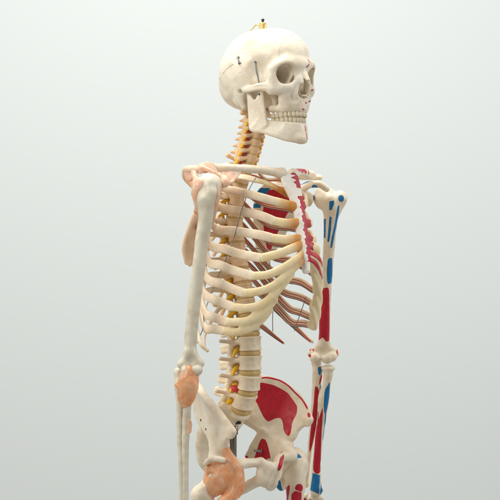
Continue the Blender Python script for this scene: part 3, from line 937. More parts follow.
# teeth, each a part of its jaw
def tooth_mesh(w, d, h, cusp):
    f = Field((-8, -8, -12), (8, 8, 9), .75)
    f.ell((0, 0, 0), (w / 2, d / 2, h / 2), 0); f.ell((0, 0, -h * .16), (w * .5, d * .46, h * .36), 3)
    f.cap((0, 0, 0), (0, 0, h * .6), w * .30, w * .22, 2)
    if cusp:
        f.ell((w * .22, d * .18, -h * .42), (w * .26, d * .26, h * .14), 1.5, sym=True); f.ell((w * .22, -d * .18, -h * .42), (w * .26, d * .26, h * .14), 1.5, sym=True)
    else:
        f.d = np.maximum(f.d, -(f.ax[2][None, None, :] + h * .44))
    f.blur(1)
    return f.mesh()
TM = [('i', tooth_mesh(7.4, 6, 10.5, False)), ('c', tooth_mesh(7.4, 7.4, 11.5, False)), ('p', tooth_mesh(7.2, 8.2, 9, True)), ('m', tooth_mesh(9.8, 9.6, 8.6, True))]
seq = 'iicppmmm'
tp = {}
for jawname, par, z, sgn, arch in (('upper', skull, -48.6, 1, [(0, -90), (13, -85), (23.5, -73.5), (28.5, -60), (30, -44), (30, -30)]),
                                    ('lower', jaw, -60.4, -1, [(0, -87.5), (12, -83), (22, -72.5), (27.5, -60), (31, -42), (33, -28)])):
    arc = spline([(a, b, 0) for a, b in arch], 20)
    s = np.concatenate([[0], np.cumsum(np.linalg.norm(np.diff(arc, axis=0), axis=1))])
    for side in (-1, 1):
        pos = 0
        for k, t in enumerate(seq):
            w = {'i': 7.2, 'c': 7.2, 'p': 6.9, 'm': 9.6}[t]
            if jawname == 'lower' and t == 'i': w = 5.6
            q = pos + w / 2; pos += w
            x, y = np.interp(q, s, arc[:, 0]), np.interp(q, s, arc[:, 1])
            x2, y2 = np.interp(q + 1, s, arc[:, 0]), np.interp(q + 1, s, arc[:, 1])
            ang = math.atan2(y2 - y, x2 - x)
            if t not in tp:
                Vt, Ft = dict(TM)[t]; tp[t] = link('tooth', Vt, Ft, M_tooth, par); o = tp[t]
            else:
                o = clone(tp[t], par)
            zz = z + rng.uniform(-.3, .3) - (.6 if t == 'm' and sgn > 0 else 0)
            M = SK @ Matrix.Translation((side * x, y, zz)) @ Matrix.Rotation(side * ang, 4, 'Z')
            if sgn < 0: M = M @ Matrix.Rotation(math.pi, 4, 'Y')
            M = M @ Matrix.Diagonal((w / {'i': 7.2, 'c': 7.2, 'p': 6.9, 'm': 9.6}[t], 1, 1.18 if sgn < 0 else 1.05, 1)) @ Matrix.Diagonal((.94, .95, 1, 1))
            M.translation = M.translation * .001
            o.matrix_basis = M

# brass fitting and hanging hook on the crown
h = min((SB.ray_cast(Vector(sk2b((0, y_, 400))), Vector(-SKR[:, 2]))[0] for y_ in range(-30, 40, 2)), key=lambda v: abs(proj(np.array(v))[0] - 262.6))
cr = np.array(h) + A(0, 0, -1)
V, F = lathe([(5.4, 0), (6.1, .6), (6.3, 2), (6.3, 12), (6, 14), (5.2, 14.8), (2.4, 15), (2.2, 16)], 28)
bc = link('crown_fitting', V + cr, F, M_brass, skull)
V, F = lathe([(1.8, 15.5), (1.8, 18.5), (2.8, 18.8), (3, 20), (2.6, 21.6), (1.2, 22.2)], 18)
link('screw', V + cr, F, M_dark, bc)
V, F = lathe([(9.5, -1.5), (10, -.8), (9, .2), (6, .4)], 26)
link('washer', V + cr, F, M_steel, bc)
h0 = cr + A(-4, 2, 8)
V, F = tubemesh([h0, P(256.2, 24.6, x=-4), P(253.5, 27.6, x=-8), P(250.4, 31, x=-10), P(249, 33.5, x=-9)], 1.1, 24, 8)
link('hanging_hook', V, F, M_hook, bc)
# side hook, screws and the jaw spring
def screw(px, py, par, r=1.9):
    p, n = on_skull(px, py)
    V, F = lathe([(r * .7, -1), (r, 0), (r, .7), (r * .6, 1.3)], 14)
    return link('screw', along(V, p, p + n), F, M_dark, par), p, n
_, p1, n1_ = screw(238.3, 57.8, skull, 2.6)
_, p2, n2_ = screw(239.5, 63, skull, 2.6)
V, F = tubemesh([p1 + n1_ * 2, (p1 + p2) / 2 + n1_ * 4 + A(0, -2, 0), p2 + n2_ * 2, p2 + n2_ * 2 + A(0, -5, -1)], .8, 20, 7)
link('cap_latch', V, F, M_wire, skull)
_, p3, n3_ = screw(255.3, 62.3, skull, 2.1)
c0 = p3 + n3_ * 1.5; c1 = P(258.8, 80.5, x=sk2b((-60, 0, 0))[0])
c1 = on_skull(258.4, 79)[0]; c1 = c1 + A(-2.0, -1, 0)
pts = []
nturn = 34
for i in range(nturn * 6 + 1):
    t = i / (nturn * 6); ang = i / 6 * 2 * math.pi
    q = c0 + (c1 - c0) * t
    pts.append(q + A(0, math.cos(ang), math.sin(ang) * .25) * 1.0 + A(math.sin(ang), 0, 0) * .9)
V, F = tubemesh([c0, c0 + (c1 - c0) * .5 + A(-1, 0, 0), c1, sk2b((-57, -35, -3))], 1.05, 40, 8)
link('jaw_spring', V, F, M_wire, skull)
V, F = lathe([(1.6, 0), (2.1, .6), (1.6, 1.6), (.8, 1.8)], 14)
q = sk2b((-55.4, -35, -9)); link('screw', along(V, q, q + A(-1, -.3, 0)), F, M_dark, jaw)

# ------------------------------------------------------------------ shoulder girdle and arms
def off(b, s=0, v=0, z=0):
    """s = along the picture plane's right, v = towards the viewer's side, z = up"""
    return np.asarray(b, float) + SX * s + VN * v + A(0, 0, z)
def row(*q): return [tuple(p) + ((r,) if r is not None else ()) for p, r in q]
def T4(lst):
    """[(px,py,x,r)] -> tube rows"""
    return [tuple(P(a, b, x=x)) + (r,) for a, b, x, r in lst]
def nine(o, *names):
    for n in names: setattr_f(o, n, np.full(len(o.data.vertices), 9.0))
def box_of(pts, pad):
    p = np.array(pts, float)[:, :3]; return p.min(0) - pad, p.max(0) + pad

# shoulder blades: blade sheet, spine ridge, acromion, coracoid, socket
def scapula_mesh(s):
    ax = 13 if s < 0 else 0
    S = lambda *q: [(s * a, b, c, r) for a, b, c, r in q]
    lo, hi = box_of(S((60, 70, 1420, 0), (186, -80, 1225, 0)), 12)
    f = Field(lo, hi, 1.3)
    med = S((80, 28, 1396, 3), (72, 42, 1375, 3.2), (74, 50, 1345, 3), (82, 54, 1305, 3), (92, 55, 1270, 3.4), (100, 52, 1250, 4))
    mid = S((96, 16, 1394, 2.4), (96, 20, 1376, 2), (97, 27, 1345, 1.8), (99, 36, 1310, 1.8), (102, 42, 1275, 2.4), (105, 46, 1252, 4))
    lat = S((122, -4, 1390, 3), (128, -6, 1374, 5), (133, 6, 1345, 5), (133, 24, 1312, 4.6), (126, 42, 1280, 4.6), (112, 49, 1254, 4.4))
    f.sheet([med, mid, lat], k=2, nu=90, nv=40)
    f.tube(S((124, -6, 1372, 9), (133, -18, 1369, 11), (140, -27, 1367, 14)), k=6)
    f.ell((s * 146, -33, 1367), (11, 13, 17), 4, sub=True)
    f.tube(S((72, 46, 1370, 3.5), (96, 48, 1384, 4.5), (125, 40, 1398, 5), (152 - ax * .5, 22, 1409, 5.5), (170 - ax, 2, 1410, 6), (174 - ax, -16, 1409, 6), (166 - ax, -30, 1407, 5)), k=4)
    f.tube(S((84, 36, 1374, 2.6), (108, 30, 1384, 3), (132, 20, 1394, 3.4)), k=6)
    f.tube(S((128, -14, 1384, 8), (129, -34, 1393, 7), (134, -52, 1393, 6.5), (143, -62, 1385, 6)), k=5)
    f.blur(1); f.rough(.35, .25)
    return f.mesh()
V, F = scapula_mesh(-1)
scR = link('scapula', V, F, M_scap, root)
V, F = scapula_mesh(1)
scL = link('scapula', V, F, M_bone, root, label='shoulder blade with a red painted hollow and blue painted edge')
# front (costal) side painted: the hollow red, the inner border blue, acromion and coracoid spots
n = len(V); nr = np.empty(n * 3, np.float32); scL.data.vertices.foreach_get('normal', nr); nr = nr.reshape(-1, 3)
front = nr @ A(-.35, -.93, 0) > .05
zz = V[:, 2]
medx = np.interp(zz, [1250, 1270, 1305, 1345, 1375, 1396], [100, 92, 82, 74, 72, 80]); latx = np.interp(zz, [1250, 1276, 1312, 1345, 1374, 1390], [107, 114, 121, 126, 126, 120])
u = (V[:, 0] - medx)
sd = np.maximum.reduce([9 - u, V[:, 0] - (latx - 5), 1262 - zz, zz - 1384 + 0 * u])
setattr_f(scL, 'red', np.where(front & (V[:, 1] > -20), sd, 9))
bl = np.minimum(np.maximum.reduce([u - 10, 1374 - zz, zz - 1387]), np.maximum.reduce([u - 5, 1351 - zz, zz - 1359]))
spots = [off(P(314.5, 187, x=134), 0, 8)]
setattr_f(scL, 'blue', np.minimum(np.where(front & (V[:, 1] > -10), bl, 9), 9))
paint(scL, 'tmp', [oval(314.5, 187, 3.0, 2.0, .2), stroke([(300, 184.5), (305, 182.5), (309, 180.5)], [2.6, 1.6])], 134)
a1 = np.empty(n, np.float32); scL.data.attributes['tmp'].data.foreach_get('value', a1); a0 = np.empty(n, np.float32); scL.data.attributes['blue'].data.foreach_get('value', a0)
scL.data.attributes['blue'].data.foreach_set('value', np.minimum(a0, a1))

# collar bones
CLV = [(281.5, 173.5, -16, 9), (274, 172, -30, 7.6), (262, 170, -50, 7), (240, 168.3, -90, 6.8), (218, 167.8, -126, 7), (206, 168, -148, 7.2), (200, 168.5, -156, 6.6)]
for s in (-1, 1):
    rows = T4(CLV)
    if s > 0: rows = [(-a, b, c, r) for a, b, c, r in rows]
    lo, hi = box_of(rows, 14); f = Field(lo, hi, 1.2); f.tube(rows, k=0, n=10); f.ell(rows[0][:3], (9, 9, 9.5), 5)
    f.blur(1); f.rough(.35, .25); V, F = f.mesh()
    cl = link('clavicle', V, F, M_bone, root)
    if s > 0:
        setattr_f(cl, 'red', np.maximum.reduce([np.abs(V[:, 0] - 66) - 38, 1411 - V[:, 2] + 1.5 * np.sin(V[:, 0] * .3), np.where(np.abs(V[:, 0] - 90) < 4, 3, -9)]))
        nine(cl, 'blue'); cl['label'] = 'collar bone with a red painted stripe'
    else: nine(cl, 'red', 'blue')

def humerus(shaft, head, gt, lt, elbow, s):
    """shaft rows; elbow = (outer knob, inner knob, ball, spool a, spool b) with radii"""
    allp = list(shaft) + [head, gt, lt] + list(elbow)
    lo, hi = box_of(allp, 30); f = Field(lo, hi, 1.25)
    f.tube(shaft, k=0, n=8)
    top = shaft[0][:3]
    f.ell(head[:3], (head[3], head[3], head[3] * .98), 4)
    f.cap(head[:3], top, head[3] * .72, shaft[0][3], 8)
    f.ell(gt[:3], (gt[3], gt[3], gt[3] * 1.25), 7); f.cap(gt[:3], shaft[1][:3], gt[3] * .8, shaft[1][3] * .5, 8)
    f.ell(lt[:3], (lt[3], lt[3], lt[3] * 1.2), 6); f.cap(lt[:3], shaft[1][:3], lt[3] * .7, shaft[1][3] * .5, 8)
    b = shaft[-1][:3]
    o_, i_, ball, sa, sb = elbow
    f.cap(shaft[-2][:3], o_[:3], shaft[-2][3] * .62, o_[3], 8); f.cap(shaft[-2][:3], i_[:3], shaft[-2][3] * .62, i_[3], 8)
    f.cap(o_[:3], i_[:3], o_[3] * .75, i_[3] * .75, 8)
    for q in (ball, sa, sb): f.ell(q[:3], (q[3],) * 3, 2.2)
    f.ell(off(b, 0, 12, 3), (9, 8, 8), 5, sub=True); f.ell(off(b, 0, -13, 3), (10, 8, 11), 5, sub=True)
    f.blur(1); f.rough(.4, .22)
    return f.mesh()
W4 = lambda p, r: tuple(p) + (r,)
# figure's right arm: plain
sh = T4([(206.5, 199, -169, 15), (206, 216, -170, 12.2), (202, 240, -173, 11.3), (198.5, 270, -177, 11), (194.5, 300, -181, 10.8), (191, 335, -185, 10.6), (190, 352, -187, 10.5), (190.5, 362, -188, 10)])
hb = P(206, 187, x=-165)
eb = P(190.5, 366, x=-189)
V, F = humerus(sh, W4(off(hb, 6, -4, 2), 21), W4(off(hb, -12, 2, -8), 12), W4(off(hb, 9, 12, -10), 8), [W4(off(eb, -15, -2, 2), 6), W4(off(eb, 15, -4, 4), 6.5), W4(off(eb, -7, 4, -7), 8.5), W4(off(eb, 3, 3, -8), 8.5), W4(off(eb, 11, 2, -7), 9)], -1)
hR = link('humerus', V, F, M_grey, root)
# figure's left arm: painted
sh = T4([(332, 207, 172, 15.5), (330.5, 222, 173, 12.5), (329.5, 240, 174, 11), (327.5, 268, 177, 10.2), (325.5, 300, 180, 10), (324.5, 330, 184, 10.3), (324, 343, 186, 10.3), (323.5, 352, 187, 10)])
hb = P(328, 199.5, x=168)
eb = P(323.5, 356, x=188)
V, F = humerus(sh, W4(off(hb, -5, -5, 2), 21.5), W4(off(hb, 22, 2, 1), 12.5), W4(off(hb, 4, 14, -1), 8.5), [W4(off(eb, 22, -3, 5), 6.5), W4(off(eb, -22, -4, 4), 6.5), W4(off(eb, -16, 9, -3), 10), W4(off(eb, 6, 9, -3), 11), W4(off(eb, 15, 6, -1), 9.5)], 1)
hL = link('humerus', V, F, M_bone, root, label='upper arm bone with red and blue painted muscle patches')
paint(hL, 'red', [[(319, 282), (320.5, 285), (323, 288), (327, 287.5), (329, 292), (329.6, 320), (329.6, 339), (328, 341.5), (325.5, 341), (323, 337.5), (320.5, 338.5), (318.2, 338), (318.6, 310), (318.4, 296), (317.5, 290)],
                  stroke([(309.5, 350.5), (311.5, 347), (314, 344)], [1.2, 2.2, 1.2]), oval(309.5, 355, 1.2, 1.6), oval(313, 349.5, .9, 1.2), oval(338, 353, .9, 2.4), oval(337, 347, .7, 2.2),
                  stroke([(332.5, 285), (333, 310), (335.5, 335)], .9)], 180)
paint(hL, 'blue', [oval(341, 198.6, 3.1, 3.5), [(328.3, 202), (333.4, 200.8), (333.6, 204), (330.8, 210.8), (328.4, 210.4)], stroke([(330, 217), (329.2, 230), (327.8, 242)], [2.2, 2.8, 2.0]),
                   stroke([(338.2, 207), (336, 222), (333, 236), (331, 247)], [2, 2.6, 2.6, 2.0]), stroke([(324.4, 219), (324.2, 238)], [2.0, 1.8]), [(328, 259), (330.5, 258), (332.3, 260), (332.3, 280), (330.5, 283.5), (327.5, 283), (326.6, 275), (327, 264)]], 175)

# forearms
def forearm_bone(rows, extra=()):
    allp = list(rows) + [e[:4] for e in extra]
    lo, hi = box_of(allp, 20); f = Field(lo, hi, 1.15); f.tube(rows, k=0, n=8)
    for e in extra:
        f.ell(e[:3], (e[3], e[3], e[3] * (e[4] if len(e) > 4 else 1)), 4)
    f.blur(1); f.rough(.35, .25); return f.mesh()
rr = T4([(188.5, 391, -189, 8), (187.5, 400, -190, 7.4), (186.5, 418, -191, 7), (185.5, 440, -193, 6.2), (185, 465, -194, 6.2), (184.5, 500, -196, 7.2), (184.5, 520, -197, 10), (184.5, 530, -197, 12)])
V, F = forearm_bone(rr, [W4(P(189, 386, x=-189), 10.5) + (.62,)])
o = link('radius', V, F, M_grey, root)
uu = T4([(178.5, 372, -190, 6), (179.5, 384, -191, 9), (180, 396, -192, 7.6), (179.6, 412, -194, 5.4), (179.6, 440, -197, 4.6), (181, 465, -199, 4.2), (181.5, 500, -201, 4.2), (182, 520, -202, 5.5)])
V, F = forearm_bone(uu, [W4(P(178.5, 373, x=-190), 7.5) + (1.2,), W4(P(184, 385, x=-189), 8)])
o = link('ulna', V, F, M_grey, root)
rl = T4([(328.2, 373.5, 190, 9), (326.6, 385, 190, 7.8), (324, 396, 190, 10.5), (322.8, 408, 191, 9.6), (320.4, 428, 192, 8), (318, 448, 192, 7.6), (316.2, 466, 193, 8), (316, 482, 193, 10.2), (316.2, 490, 193, 12)])
V, F = forearm_bone(rl, [W4(P(328.4, 368.2, x=190), 12.8) + (.55,), W4(P(320.5, 489, x=192), 6)])
o = link('radius', V, F, M_bone, root, label='outer forearm bone with red and blue painted bands')
paint(o, 'red', [[(321.8, 408), (322.6, 412), (321.6, 430), (321, 450), (320.5, 472), (313.2, 470), (314, 452), (315.5, 432), (318, 420)], stroke([(317.9, 411), (317.6, 424)], .9)], 191)
paint(o, 'blue', [[(329.6, 382), (327.5, 385), (324.6, 390), (323.6, 400), (323.8, 410), (325.4, 414), (328.2, 404), (329.6, 392)], [(312.5, 472), (320.2, 475.5), (319, 494), (315, 491.5), (310, 489)], [(320.6, 482), (323.5, 495), (319.8, 495.5)], stroke([(325.5, 411), (325.2, 425), (323.2, 441)], [1.0, 1.8, 1.0])], 191)
ul = T4([(317.8, 369, 188, 10), (317, 379, 188, 9), (316, 392, 189, 8.4), (315, 408, 190, 7.8), (312.6, 428, 191, 6.4), (309.8, 450, 193, 4.9), (307.4, 470, 194, 4.6), (306, 482, 195, 5.6)])
V, F = forearm_bone(ul, [W4(P(305.8, 484.5, x=195), 6.4), W4(P(316.5, 362.5, x=188), 10)])
o = link('ulna', V, F, M_bone, root, label='inner forearm bone with a long red painted strip')
paint(o, 'red', [[(315, 386), (318.8, 391), (318, 410), (316, 428), (312.5, 445), (309.5, 452), (309.5, 440), (311.5, 420), (313.6, 400)], [(321, 374), (322.4, 376), (320.6, 383), (318.6, 385), (319.4, 379)]], 190)
paint(o, 'blue', [[(317.4, 367), (320.6, 366), (321.5, 371), (320, 375.5), (318, 373)], [(320.3, 384), (322, 386), (321, 390), (319.6, 389)]], 190)
# wrist bones of the painted arm
wb = P(312, 496, x=193)
for s_, v_, z_, r_ in ((-13, 2, -2, 7.5), (-3, 5, -4, 8.5), (8, 3, -5, 9), (16, 2, -10, 7.5), (-8, 4, -17, 8), (3, 5, -19, 9), (13, 3, -22, 8)):
    f = Field(np.array(off(wb, s_, v_, z_)) - 16, np.array(off(wb, s_, v_, z_)) + 16, 1.2)
    f.ell(off(wb, s_, v_, z_), (r_, r_ * .9, r_ * .85), 0); f.ell(off(wb, s_ + 2.5, v_ + 1, z_ + 3), (r_ * .7,) * 3, 4); f.rough(.5, .35)
    V, F = f.mesh(); c = link('wrist_bone', V, F, M_bone, root); nine(c, 'blue')
    setattr_f(c, 'red', np.where((V[:, 2] < np.median(V[:, 2])) & (s_ < 0), np.linalg.norm(V - off(wb, s_ - 1, v_ + 8, z_ - 4), axis=1) - 4, 9))
# spring that holds the painted arm in its socket
a, b = P(313, 197.5, x=150), P(318.5, 198.5, x=158)
pts = [a + (b - a) * t / 40 + SX * 0 + A(0, 0, math.cos(t * 1.0)) * 4.6 + VN * math.sin(t * 1.0) * 4.6 for t in range(41)]
V, F = tubemesh(pts, .9, 220, 6); link('shoulder_spring', V, F, M_wire, root)

# ligaments of the plain shoulder and elbow
def lig(name, fn, mat, lo, hi, label=None, res=1.2, rough=.6):
    f = Field(lo, hi, res); fn(f); f.blur(1); f.rough(rough, .28); V, F = f.mesh()
    return link(name, V, F, mat, root, label=label)
hb = P(206, 187, x=-165)
def cap_shoulder(f):
    f.ell(off(hb, 6, -9, 2), (23, 22, 20), 0)
    f.ell(off(hb, -7, 2, 0), (12, 12, 13), 6)
    f.tube([W4(off(hb, -12, 3, 4), 12), W4(off(hb, -13, 6, -14), 10), W4(off(hb, -12, 4, -30), 7), W4(off(hb, -9, 4, -44), 4)], k=7)
    f.tube([W4(off(hb, 12, 3, 2), 11), W4(off(hb, 15, 6, -14), 9.5), W4(off(hb, 13, 6, -30), 7.5), W4(off(hb, 11, 2, -52), 5), W4(off(hb, 8, 0, -66), 3)], k=7)
lig('shoulder_capsule', cap_shoulder, M_ligp, hb - 60 - A(0, 0, 30), hb + 60, 'peach coloured shoulder capsule')
def ca(f):
    f.sheet([[P(186, 169.5, x=-152), P(190, 168.5, x=-154), P(195, 168.5, x=-156)], [P(185.5, 175, x=-152), P(189, 174, x=-156), P(194, 172.5, x=-160)], [P(188, 181, x=-154), P(190.5, 179.5, x=-158), P(193.5, 177, x=-164)]], 2.6, 2, 26, 26)
    f.sheet([[A(-160, -6, 1413), P(199, 165, x=-160), P(206, 163, x=-150), P(214, 164.5, x=-138)], [A(-162, -18, 1410), P(199, 168, x=-162), P(207, 167, x=-152), P(216, 170, x=-138)], [A(-160, -28, 1405), P(200, 173, x=-162), P(208, 170, x=-152), P(219, 176, x=-136)]], 2.2, 2, 40, 26)
    f.sheet([[A(-160, -14, 1412), A(-157, -28, 1409), A(-152, -34, 1408)], [A(-158, -34, 1410), A(-154, -42, 1405), A(-148, -46, 1400)], [A(-140, -50, 1396), A(-138, -56, 1393), A(-136, -60, 1388)]], 2.6, 2, 26, 26)
    f.tube([(-160, -10, 1408, 5), (-166, -16, 1400, 5.5), (-172, -26, 1390, 5), (-176, -36, 1378, 4)], k=4)
    f.ell(A(-142, -62, 1386), (8.5, 8.5, 8.5), 5)
lig('shoulder_ligament', ca, M_ligp, A(-204, -90, 1360), A(-110, 30, 1436))
def trap(f):
    f.sheet([[P(221, 167, x=-122) + A(0, 2, 0), P(232, 168, x=-104) + A(0, 2, 0), P(243, 168, x=-86)], [P(222, 174, x=-124), P(231, 176, x=-112), P(238, 175, x=-98)], [P(224, 181, x=-128), P(228, 184, x=-122), P(232, 182, x=-116)]], 2.2, 2, 30, 26)
lig('collar_ligament', trap, M_ligp, A(-150, -80, 1370), A(-70, 20, 1425))
def lowlig(f):
    for x0, z0, x1, z1 in ((-116, 1330, -150, 1356), (-112, 1312, -128, 1330)):
        f.tube([(x0, 24, z0, 4), ((x0 + x1) / 2 - 6, 2, (z0 + z1) / 2, 5), (x1, -18, z1, 6)], k=4)
lig('shoulder_band', lowlig, M_ligp, A(-190, -60, 1280), A(-90, 60, 1400))
eb = P(187.5, 386, x=-189)
def cap_elbow(f):
    f.tube([W4(off(eb, 2, 5, 24), 13), W4(off(eb, 1, 6, 10), 16), W4(off(eb, 0, 5, -6), 16.5), W4(off(eb, -2, 3, -18), 14), W4(off(eb, -3, 2, -28), 9.5)], k=0)
    f.tube([W4(off(eb, 13, 2, 20), 6), W4(off(eb, 13, 3, 4), 5), W4(off(eb, 8, 2, -14), 5)], k=4)
    f.tube([W4(off(eb, -16, 4, 2), 5), W4(off(eb, -4, 14, -1), 4.6), W4(off(eb, 6, 15, -2), 4.4)], k=3)
lig('elbow_capsule', cap_elbow, M_lig, eb - 50, eb + 50, 'orange elbow capsule')
m = P(187, 426, x=-192)
lig('membrane_patch', lambda f: f.sheet([[off(m, 2, 6, 11), off(m, 3.5, 5, 0), off(m, 2, 6, -11)], [off(m, 5.5, 3, 9), off(m, 6.5, 2, 0), off(m, 5.5, 3, -9)]], 2.2, 2, 20, 10), M_ligp, m - 30, m + 30)

# ------------------------------------------------------------------ pelvis and thighs
def hip_mesh(s):
    S = lambda *q: [(s * a, b, c, r) for a, b, c, r in q]
    lo, hi = box_of(S((0, 100, 1052, 0), (128, -72, 822, 0)), 8)
    f = Field(lo, hi, 1.35)
    crest = S((45, 88, 1006, 6), (65, 72, 1032, 6), (85, 50, 1040, 6), (97, 34, 1040, 6.2), (108, 17, 1033, 6.4), (114, 1, 1023, 6.6), (116, -12, 1014, 6.6), (116, -25, 1003, 6.4), (114, -36, 993, 5.6), (108, -51, 972, 6))
    mid = S((48, 80, 985, 6), (62, 62, 1000, 3.4), (77, 42, 1003, 2.6), (87, 26, 1000, 2.4), (94, 11, 993, 2.6), (98, -4, 985, 3), (101, -16, 978, 3.6), (103, -25, 971, 4.4), (104, -30, 965, 5), (104, -34, 961, 5.4))
    base = S((48, 74, 974, 6), (56, 55, 967, 7), (64, 38, 957, 7.5), (72, 24, 948, 8), (79, 12, 942, 8), (86, 2, 938, 8), (91, -8, 937, 8), (94, -14, 939, 8), (95, -18, 943, 7), (95, -21, 944, 6.5))
    f.sheet([crest, mid, base], k=2, nu=110, nv=60)
    f.ell((s * 96, -22, 943), (7, 7, 9), 6)
    f.ell((s * 79, -4, 899), (26, 27, 29), 10)
    f.cap((s * 80, 8, 940), (s * 84, -4, 915), 12, 24, 12)
    # inner plate, spine, tuberosity
    q = lambda a, b, x, r: (s * x, *P(a, b, x=x)[1:], r)
    f.sheet([[q(263, 431, 66, 6)] + S((72, 10, 938, 8), (76, -14, 925, 8)), [q(254, 443, 58, 5)] + S((66, 12, 912, 8), (72, -18, 912, 8)), [q(247, 456, 51, 4)] + S((60, 16, 888, 8), (66, -8, 885, 8))], k=4, nu=40, nv=34)
    f.tube(S((74, 12, 900, 15), (68, 20, 882, 11), (64, 14, 866, 10.5), (58, 0, 855, 8.5)), k=8)
    f.tube(S((58, 0, 855, 8), (45, -16, 862, 8.5), (30, -28, 872, 9.5), (14, -42, 882, 10)), k=6)
    f.ell((s * 20, -43, 890), (15, 7, 15), 8); f.ell((s * 107, -46, 969), (6.5, 7, 10), 6)
    f.tube(S((84, -26, 908, 13), (64, -34, 911, 9.5), (42, -38, 911, 8), (24, -44, 909, 8), (10, -54, 901, 8.5)), k=6)
    f.tube(S((9, -54, 901, 8.5), (8, -48, 886, 8), (9, -42, 872, 8)), k=5)
    f.ell((s * 26, -46, 914), (6, 5, 5), 5)
    # socket
    f.ell((s * 97, -14, 896), (27, 26, 27), 2, sub=True)
    f.blur(1); f.rough(.5, .2)
    return f.mesh()
V, F = hip_mesh(-1)
hipR = link('hip_bone', V, F, M_bone, root); nine(hipR, 'red', 'blue')
V, F = hip_mesh(1)
hipL = link('hip_bone', V, F, M_bone, root, label='hip bone with a red painted inner hollow and red stripe along its crest')
k_ = lambda lst, ox, oy, sc: [(ox + a / sc, oy + b / sc) for a, b in lst]
fossa = k_([(45, 85), (70, 78), (100, 84), (140, 96), (170, 110), (205, 130), (240, 155), (270, 195), (296, 235), (297, 262), (290, 290), (268, 330), (260, 370), (252, 400), (240, 415), (222, 400), (210, 370), (206, 335), (197, 312), (183, 301), (150, 304), (115, 316), (90, 295), (70, 260), (45, 205), (22, 160), (40, 130)], 250, 370, 6.25)
obt = k_([(75, 40), (98, 52), (112, 90), (126, 155), (108, 158), (96, 192), (84, 178), (70, 165), (58, 182), (40, 188), (20, 180), (27, 150), (42, 110), (58, 60)], 250, 430, 6.25)
paint(hipL, 'red', [fossa, obt, stroke(k_([(45, 56), (80, 49), (120, 52), (160, 64), (200, 80), (245, 112), (280, 148), (315, 182), (340, 212), (362, 252)], 250, 370, 6.25), 1.7), oval(309.6, 416.8, 1.6, 2.4, -.3),
                    k_([(185, 128), (200, 122), (209, 130), (205, 150), (185, 190), (172, 200), (164, 190), (170, 160)], 250, 430, 6.25), oval(271, 463, .8, 2.2, .5), oval(246, 453.5, 2.4, 1.3, -.4), oval(245.6, 459, 1.6, 1.5)], 85, facing=-.3)
paint(hipL, 'blue', [stroke([(269.5, 469.5), (272, 468.5), (274, 471)], [1.4, 2.2, 1.2])], 20)
# pubic disc
f = Field((-12, -72, 858), (12, -26, 922), 1.2); f.tube([(0, -55, 903, 6.5), (0, -50, 888, 6), (0, -43, 872, 6)], k=0); f.rough(.3, .3); V, F = f.mesh()
link('pubic_disc', V, F, M_lumb, root)

# sacrum and tail bone
f = Field((-66, 4, 858), (66, 108, 1008), 1.35)
rows = []
for z, y, w, c in ((994, 30, 48, 9), (980, 36, 50, 10), (962, 47, 46, 10), (942, 60, 38, 9), (922, 68, 30, 8), (902, 71, 23, 7), (888, 68, 14, 6), (874, 60, 6, 4.5)):
    rows.append([(-w, y + 22, z - 2, c), (-w * .55, y + 8, z, c), (0, y, z, c + 1), (w * .55, y + 8, z, c), (w, y + 22, z - 2, c)])
f.sheet(rows, k=3, nu=44, nv=60)
f.ell((0, 24, 986), (23, 17, 9), 6, rot=(.5, 0, 0))
for z, y, x in ((968, 34, 20), (948, 47, 18), (928, 56, 15), (908, 61, 12)):
    f.ell((x, y + 1, z), (4, 12, 3.4), 2, sub=True, sym=True)
f.tube([(0, 62, 985, 5), (0, 76, 965, 6), (0, 88, 940, 5), (0, 90, 915, 4)], k=8)
f.cap((30, 44, 996), (22, 42, 1004), 6, 5, 5, sym=True)
f.blur(1); f.rough(.4, .25); V, F = f.mesh()
o = link('sacrum', V, F, M_bone, root); nine(o, 'red', 'blue')

def femur(s, C, gt, neck, shaft, lt):
    allp = [C, gt, lt] + list(shaft); lo, hi = box_of(allp, 34); f = Field(lo, hi, 1.5)
    f.ell(C[:3], (C[3],) * 3, 0)
    f.cap(C[:3], neck[:3], C[3] * .7, neck[3], 8)
    f.cap(neck[:3], gt[:3], neck[3], gt[3], 9); f.ell(gt[:3], (gt[3], gt[3] * 1.1, gt[3] * 1.35), 8)
    f.tube(shaft, k=10); f.ell(lt[:3], (lt[3], lt[3], lt[3] * 1.3), 7); f.cap(gt[:3], lt[:3], 9, 7, 9)
    f.blur(1); f.rough(.8, .17); return f.mesh()
HC = A(92, -11, 895)
# right leg
g = P(199, 495, x=-133)
V, F = femur(-1, W4(mir(HC), 23.5), W4(g, 11.5), W4((g + mir(HC)) / 2 + A(0, 0, -2), 14), [W4(g + A(12, -4, -12), 15), W4(g + A(14, -6, -60), 14), W4(g + A(20, -8, -150), 13), W4(g + A(28, -8, -260), 13)], W4(g + A(30, 6, -52), 9))
o = link('femur', V, F, M_bone, root); nine(o, 'red', 'blue')
